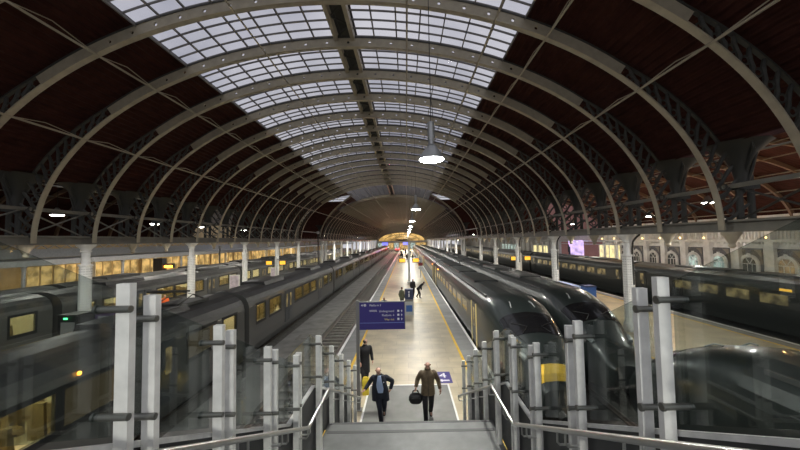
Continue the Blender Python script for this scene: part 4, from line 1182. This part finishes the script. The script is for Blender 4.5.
# man with the bag
j2 = pose(lean=.05, stride=.42, lift=.05, face=(.0,-1,-.30), ra=((-.30,.04,1.19),(-.36,-.06,1.00),(-.365,-.065,.91)), la=((.31,.06,1.15),(.36,-.02,.92),(.37,-.05,.82)))
p2, V2 = figure('person', 'bald person in a brown jacket and black trousers walking, black bag in hand', (.56,9.84,0), j2,
       dict(trousers=M['cloth'], jacket=M['olive'], hair=None, grip='R', hem=.14, bulk=1.06))
m = MB(); m.tube([(V2['chest'].x,V2['chest'].y-.115,V2['chest'].z+.10),(V2['chest'].x,V2['chest'].y-.162,V2['chest'].z-.02),(V2['waist'].x,V2['waist'].y-.153,V2['waist'].z),(V2['pelvis'].x,V2['pelvis'].y-.172,V2['pelvis'].z),(V2['pelvis'].x,V2['pelvis'].y-.176,V2['pelvis'].z-.13)],.007,6); m.build('zip', M['cloth'], p2)
m = MB(); m.lathe([(.082,-.02),(.092,.02),(.086,.06),(.070,.062),(.072,0)],(V2['neck'].x,V2['neck'].y,V2['neck'].z),16); m.build('collar', M['olive'], p2, True)
bg_ = thing('holdall_bag', 'black rounded holdall carried by the person in the brown jacket', 'bag', (.19,9.79,.515))
m = MB(); rings = []
for k in range(11):
    q = -1+2*k/10; s_ = (1-abs(q)**3.2)**.45 if abs(q) < 1 else .25; s_ = max(s_,.3)
    rings.append([(.20*q, .10*s_*math.cos(2*PI*i/14), .165+.165*s_*math.sin(2*PI*i/14)) for i in range(14)])
m.loft(rings); m.build('body', M['leather'], bg_, True)
for yy_ in (-.035,.035):
    m = MB(); m.tube([(-.09,yy_*1.6,.30),(-.075,yy_,.37),(-.03,yy_*.3,.405),(.03,yy_*.3,.405),(.075,yy_,.37),(.09,yy_*1.6,.30)],.011,7); m.build('handle', M['leather'], bg_, True)
m = MB(); m.box(-.13,.13,-.112,-.09,.07,.20); m.build('front_pocket', M['leather'], bg_)
# man in the suit
j1 = pose(lean=.20, stride=.10, lift=.02, head=(-.03,-.05), face=(-.12,-1,-.85), xs=-.02, h=.99,
          ra=((-.33,.03,1.20),(-.46,-.16,1.06),(-.53,-.24,1.02)), la=((.33,.10,1.18),(.28,.0,.98),(.22,-.05,.92)))
j1['Rkn'] = (-.03,-.16,.50); j1['Ran'] = (.0,-.08,.085); j1['Rtoe'] = (-.01,-.25,.035)
j1['Lkn'] = (.09,.02,.50); j1['Lan'] = (.06,.38,.20); j1['Ltoe'] = (.06,.26,.07)
p1, V1 = figure('person', 'grey-haired person in a dark navy suit and pale blue shirt, head bowed, walking', (-.82,9.74,0), j1,
       dict(trousers=M['suit'], jacket=M['suit'], hair=M['hairg'], hem=.15))
# shirt front showing between open lapels
m = MB(); rows = []
for k in range(9):
    q = k/8; c = V1['neck'].lerp(V1['pelvis']+Vector((0,0,.04)),q); wd = .055+.045*math.sin(q*PI*.9)
    dep = .100+.088*min(1,q*4)
    rows.append([(c.x+wd*s_/2*1.0, c.y-dep-.012*(1-abs(s_)/2), c.z) for s_ in (-2,-1,0,1,2)]+[(c.x+wd*s_/2, c.y-dep+.05, c.z) for s_ in (2,1,0,-1,-2)])
m.loft(rows); m.build('shirt', M['shirt'], p1, True)
for s_ in (-1,1):
    m = MB(); rows = []
    for k in range(7):
        q = k/6; c = V1['neck'].lerp(V1['pelvis']+Vector((0,0,-.2)),q*.98); wd = .06+.06*math.sin(min(1,q*1.1)*PI*.7)+.05*q
        dep = .105+.095*min(1,q*4)
        rows.append([(c.x+s_*wd*.8,c.y-dep-.012,c.z),(c.x+s_*(wd+.05),c.y-dep+.0,c.z),(c.x+s_*(wd+.09),c.y-dep+.06,c.z),(c.x+s_*wd*.85,c.y-dep+.05,c.z)])
    m.loft(rows); m.build('lapel', M['suit'], p1, True)
m = MB(); m.box(V1['chest'].x+.095,V1['chest'].x+.135,V1['chest'].y-.192,V1['chest'].y-.180,V1['chest'].z+.0,V1['chest'].z+.03); m.build('pocket_square', M['signw'], p1)
# person in black behind the sign post
j3 = pose(lean=.08, stride=.18, face=(.7,.7,-.2), ra=((-.25,-.05,1.15),(-.22,-.2,.95),(-.2,-.24,.86)))
figure('person', 'person in a long black coat standing beside the sign post, seen from behind', (-1.62,12.2,0), j3, dict(trousers=M['cloth'], jacket=M['cloth'], hair=M['hairb'], full=1, hem=.42), rotz=.4)
yb2 = thing('yellow_bag', 'upright yellow bag standing on the floor beside the sign post', 'bag', (-1.50,11.55,0))
m = MB(); m.loft([[(-.11*s_,-.08*s_,z),(.11*s_,-.08*s_,z),(.11*s_,.08*s_,z),(-.11*s_,.08*s_,z)] for s_,z in ((.92,0),(1,.06),(1.05,.5),(.8,.60))]); m.build('body', mat('yellow_vinyl', (.85,.66,.05), .5), yb2)
m = MB(); m.tube([(-.07,0,.59),(-.05,0,.68),(.05,0,.68),(.07,0,.59)],.012,6); m.build('handle', M['blk'], yb2, True)
# pair on the platform
j4 = pose(lean=.42, stride=.25, head=(0,-.10), face=(.3,-1,-.6)); 
for k in ('waist','chest','neck','head'): j4[k] = (j4[k][0],j4[k][1],j4[k][2]-{'waist':.02,'chest':.08,'neck':.14,'head':.22}[k])
for k in ('Rsh','Lsh','Rel','Lel','Rwr','Lwr','Rhd','Lhd'): j4[k] = (j4[k][0],j4[k][1]-.05,j4[k][2]-.10)
figure('person', 'person in black bending forward on the middle platform beyond the kiosk', (1.02,30.0,0), j4, dict(trousers=M['cloth'], jacket=M['cloth'], hair=M['hairb'], full=1), rotz=1.3, detail=False)
figure('person', 'person in dark clothes standing just left of the bending one', (.52,30.3,0), pose(stride=.1), dict(trousers=M['cloth'], jacket=M['cloth'], hair=M['hairb'], full=1), rotz=.6, detail=False)
figure('person', 'person in a dull green coat behind the help kiosk', (-.42,25.2,0), pose(stride=.1), dict(trousers=M['cloth'], jacket=mat('green_coat', (.16,.17,.11), .8), hair=M['hairb'], full=1), rotz=2.2, detail=False)
fo, _ = figure('person', 'person crouched low in grey at the left of the platform behind the sign', (-1.66,23.4,0), pose(stride=.05, h=.72), dict(trousers=M['cloth'], jacket=M['greycloth'], hair=M['hairb'], full=1), detail=False)
figure('person', 'worker in an orange jacket on the left platform between columns', (-17.4,23.5,0), pose(stride=.2), dict(trousers=M['cloth'], jacket=M['orange'], hair=M['hairb'], full=1), rotz=1, detail=False)
fa, _ = figure('person', 'distant person in dark clothes near the concourse end', (-1.2,92,0), pose(stride=.25), dict(trousers=M['cloth'], jacket=M['cloth'], hair=M['hairb'], full=1), group='distant people near the concourse', detail=False)
for i in range(15):
    y = 80+random.random()*80; x = random.uniform(-2.2,2.2)
    dup(fa, (x,y,0), random.uniform(0,6), None, 'distant people near the concourse')
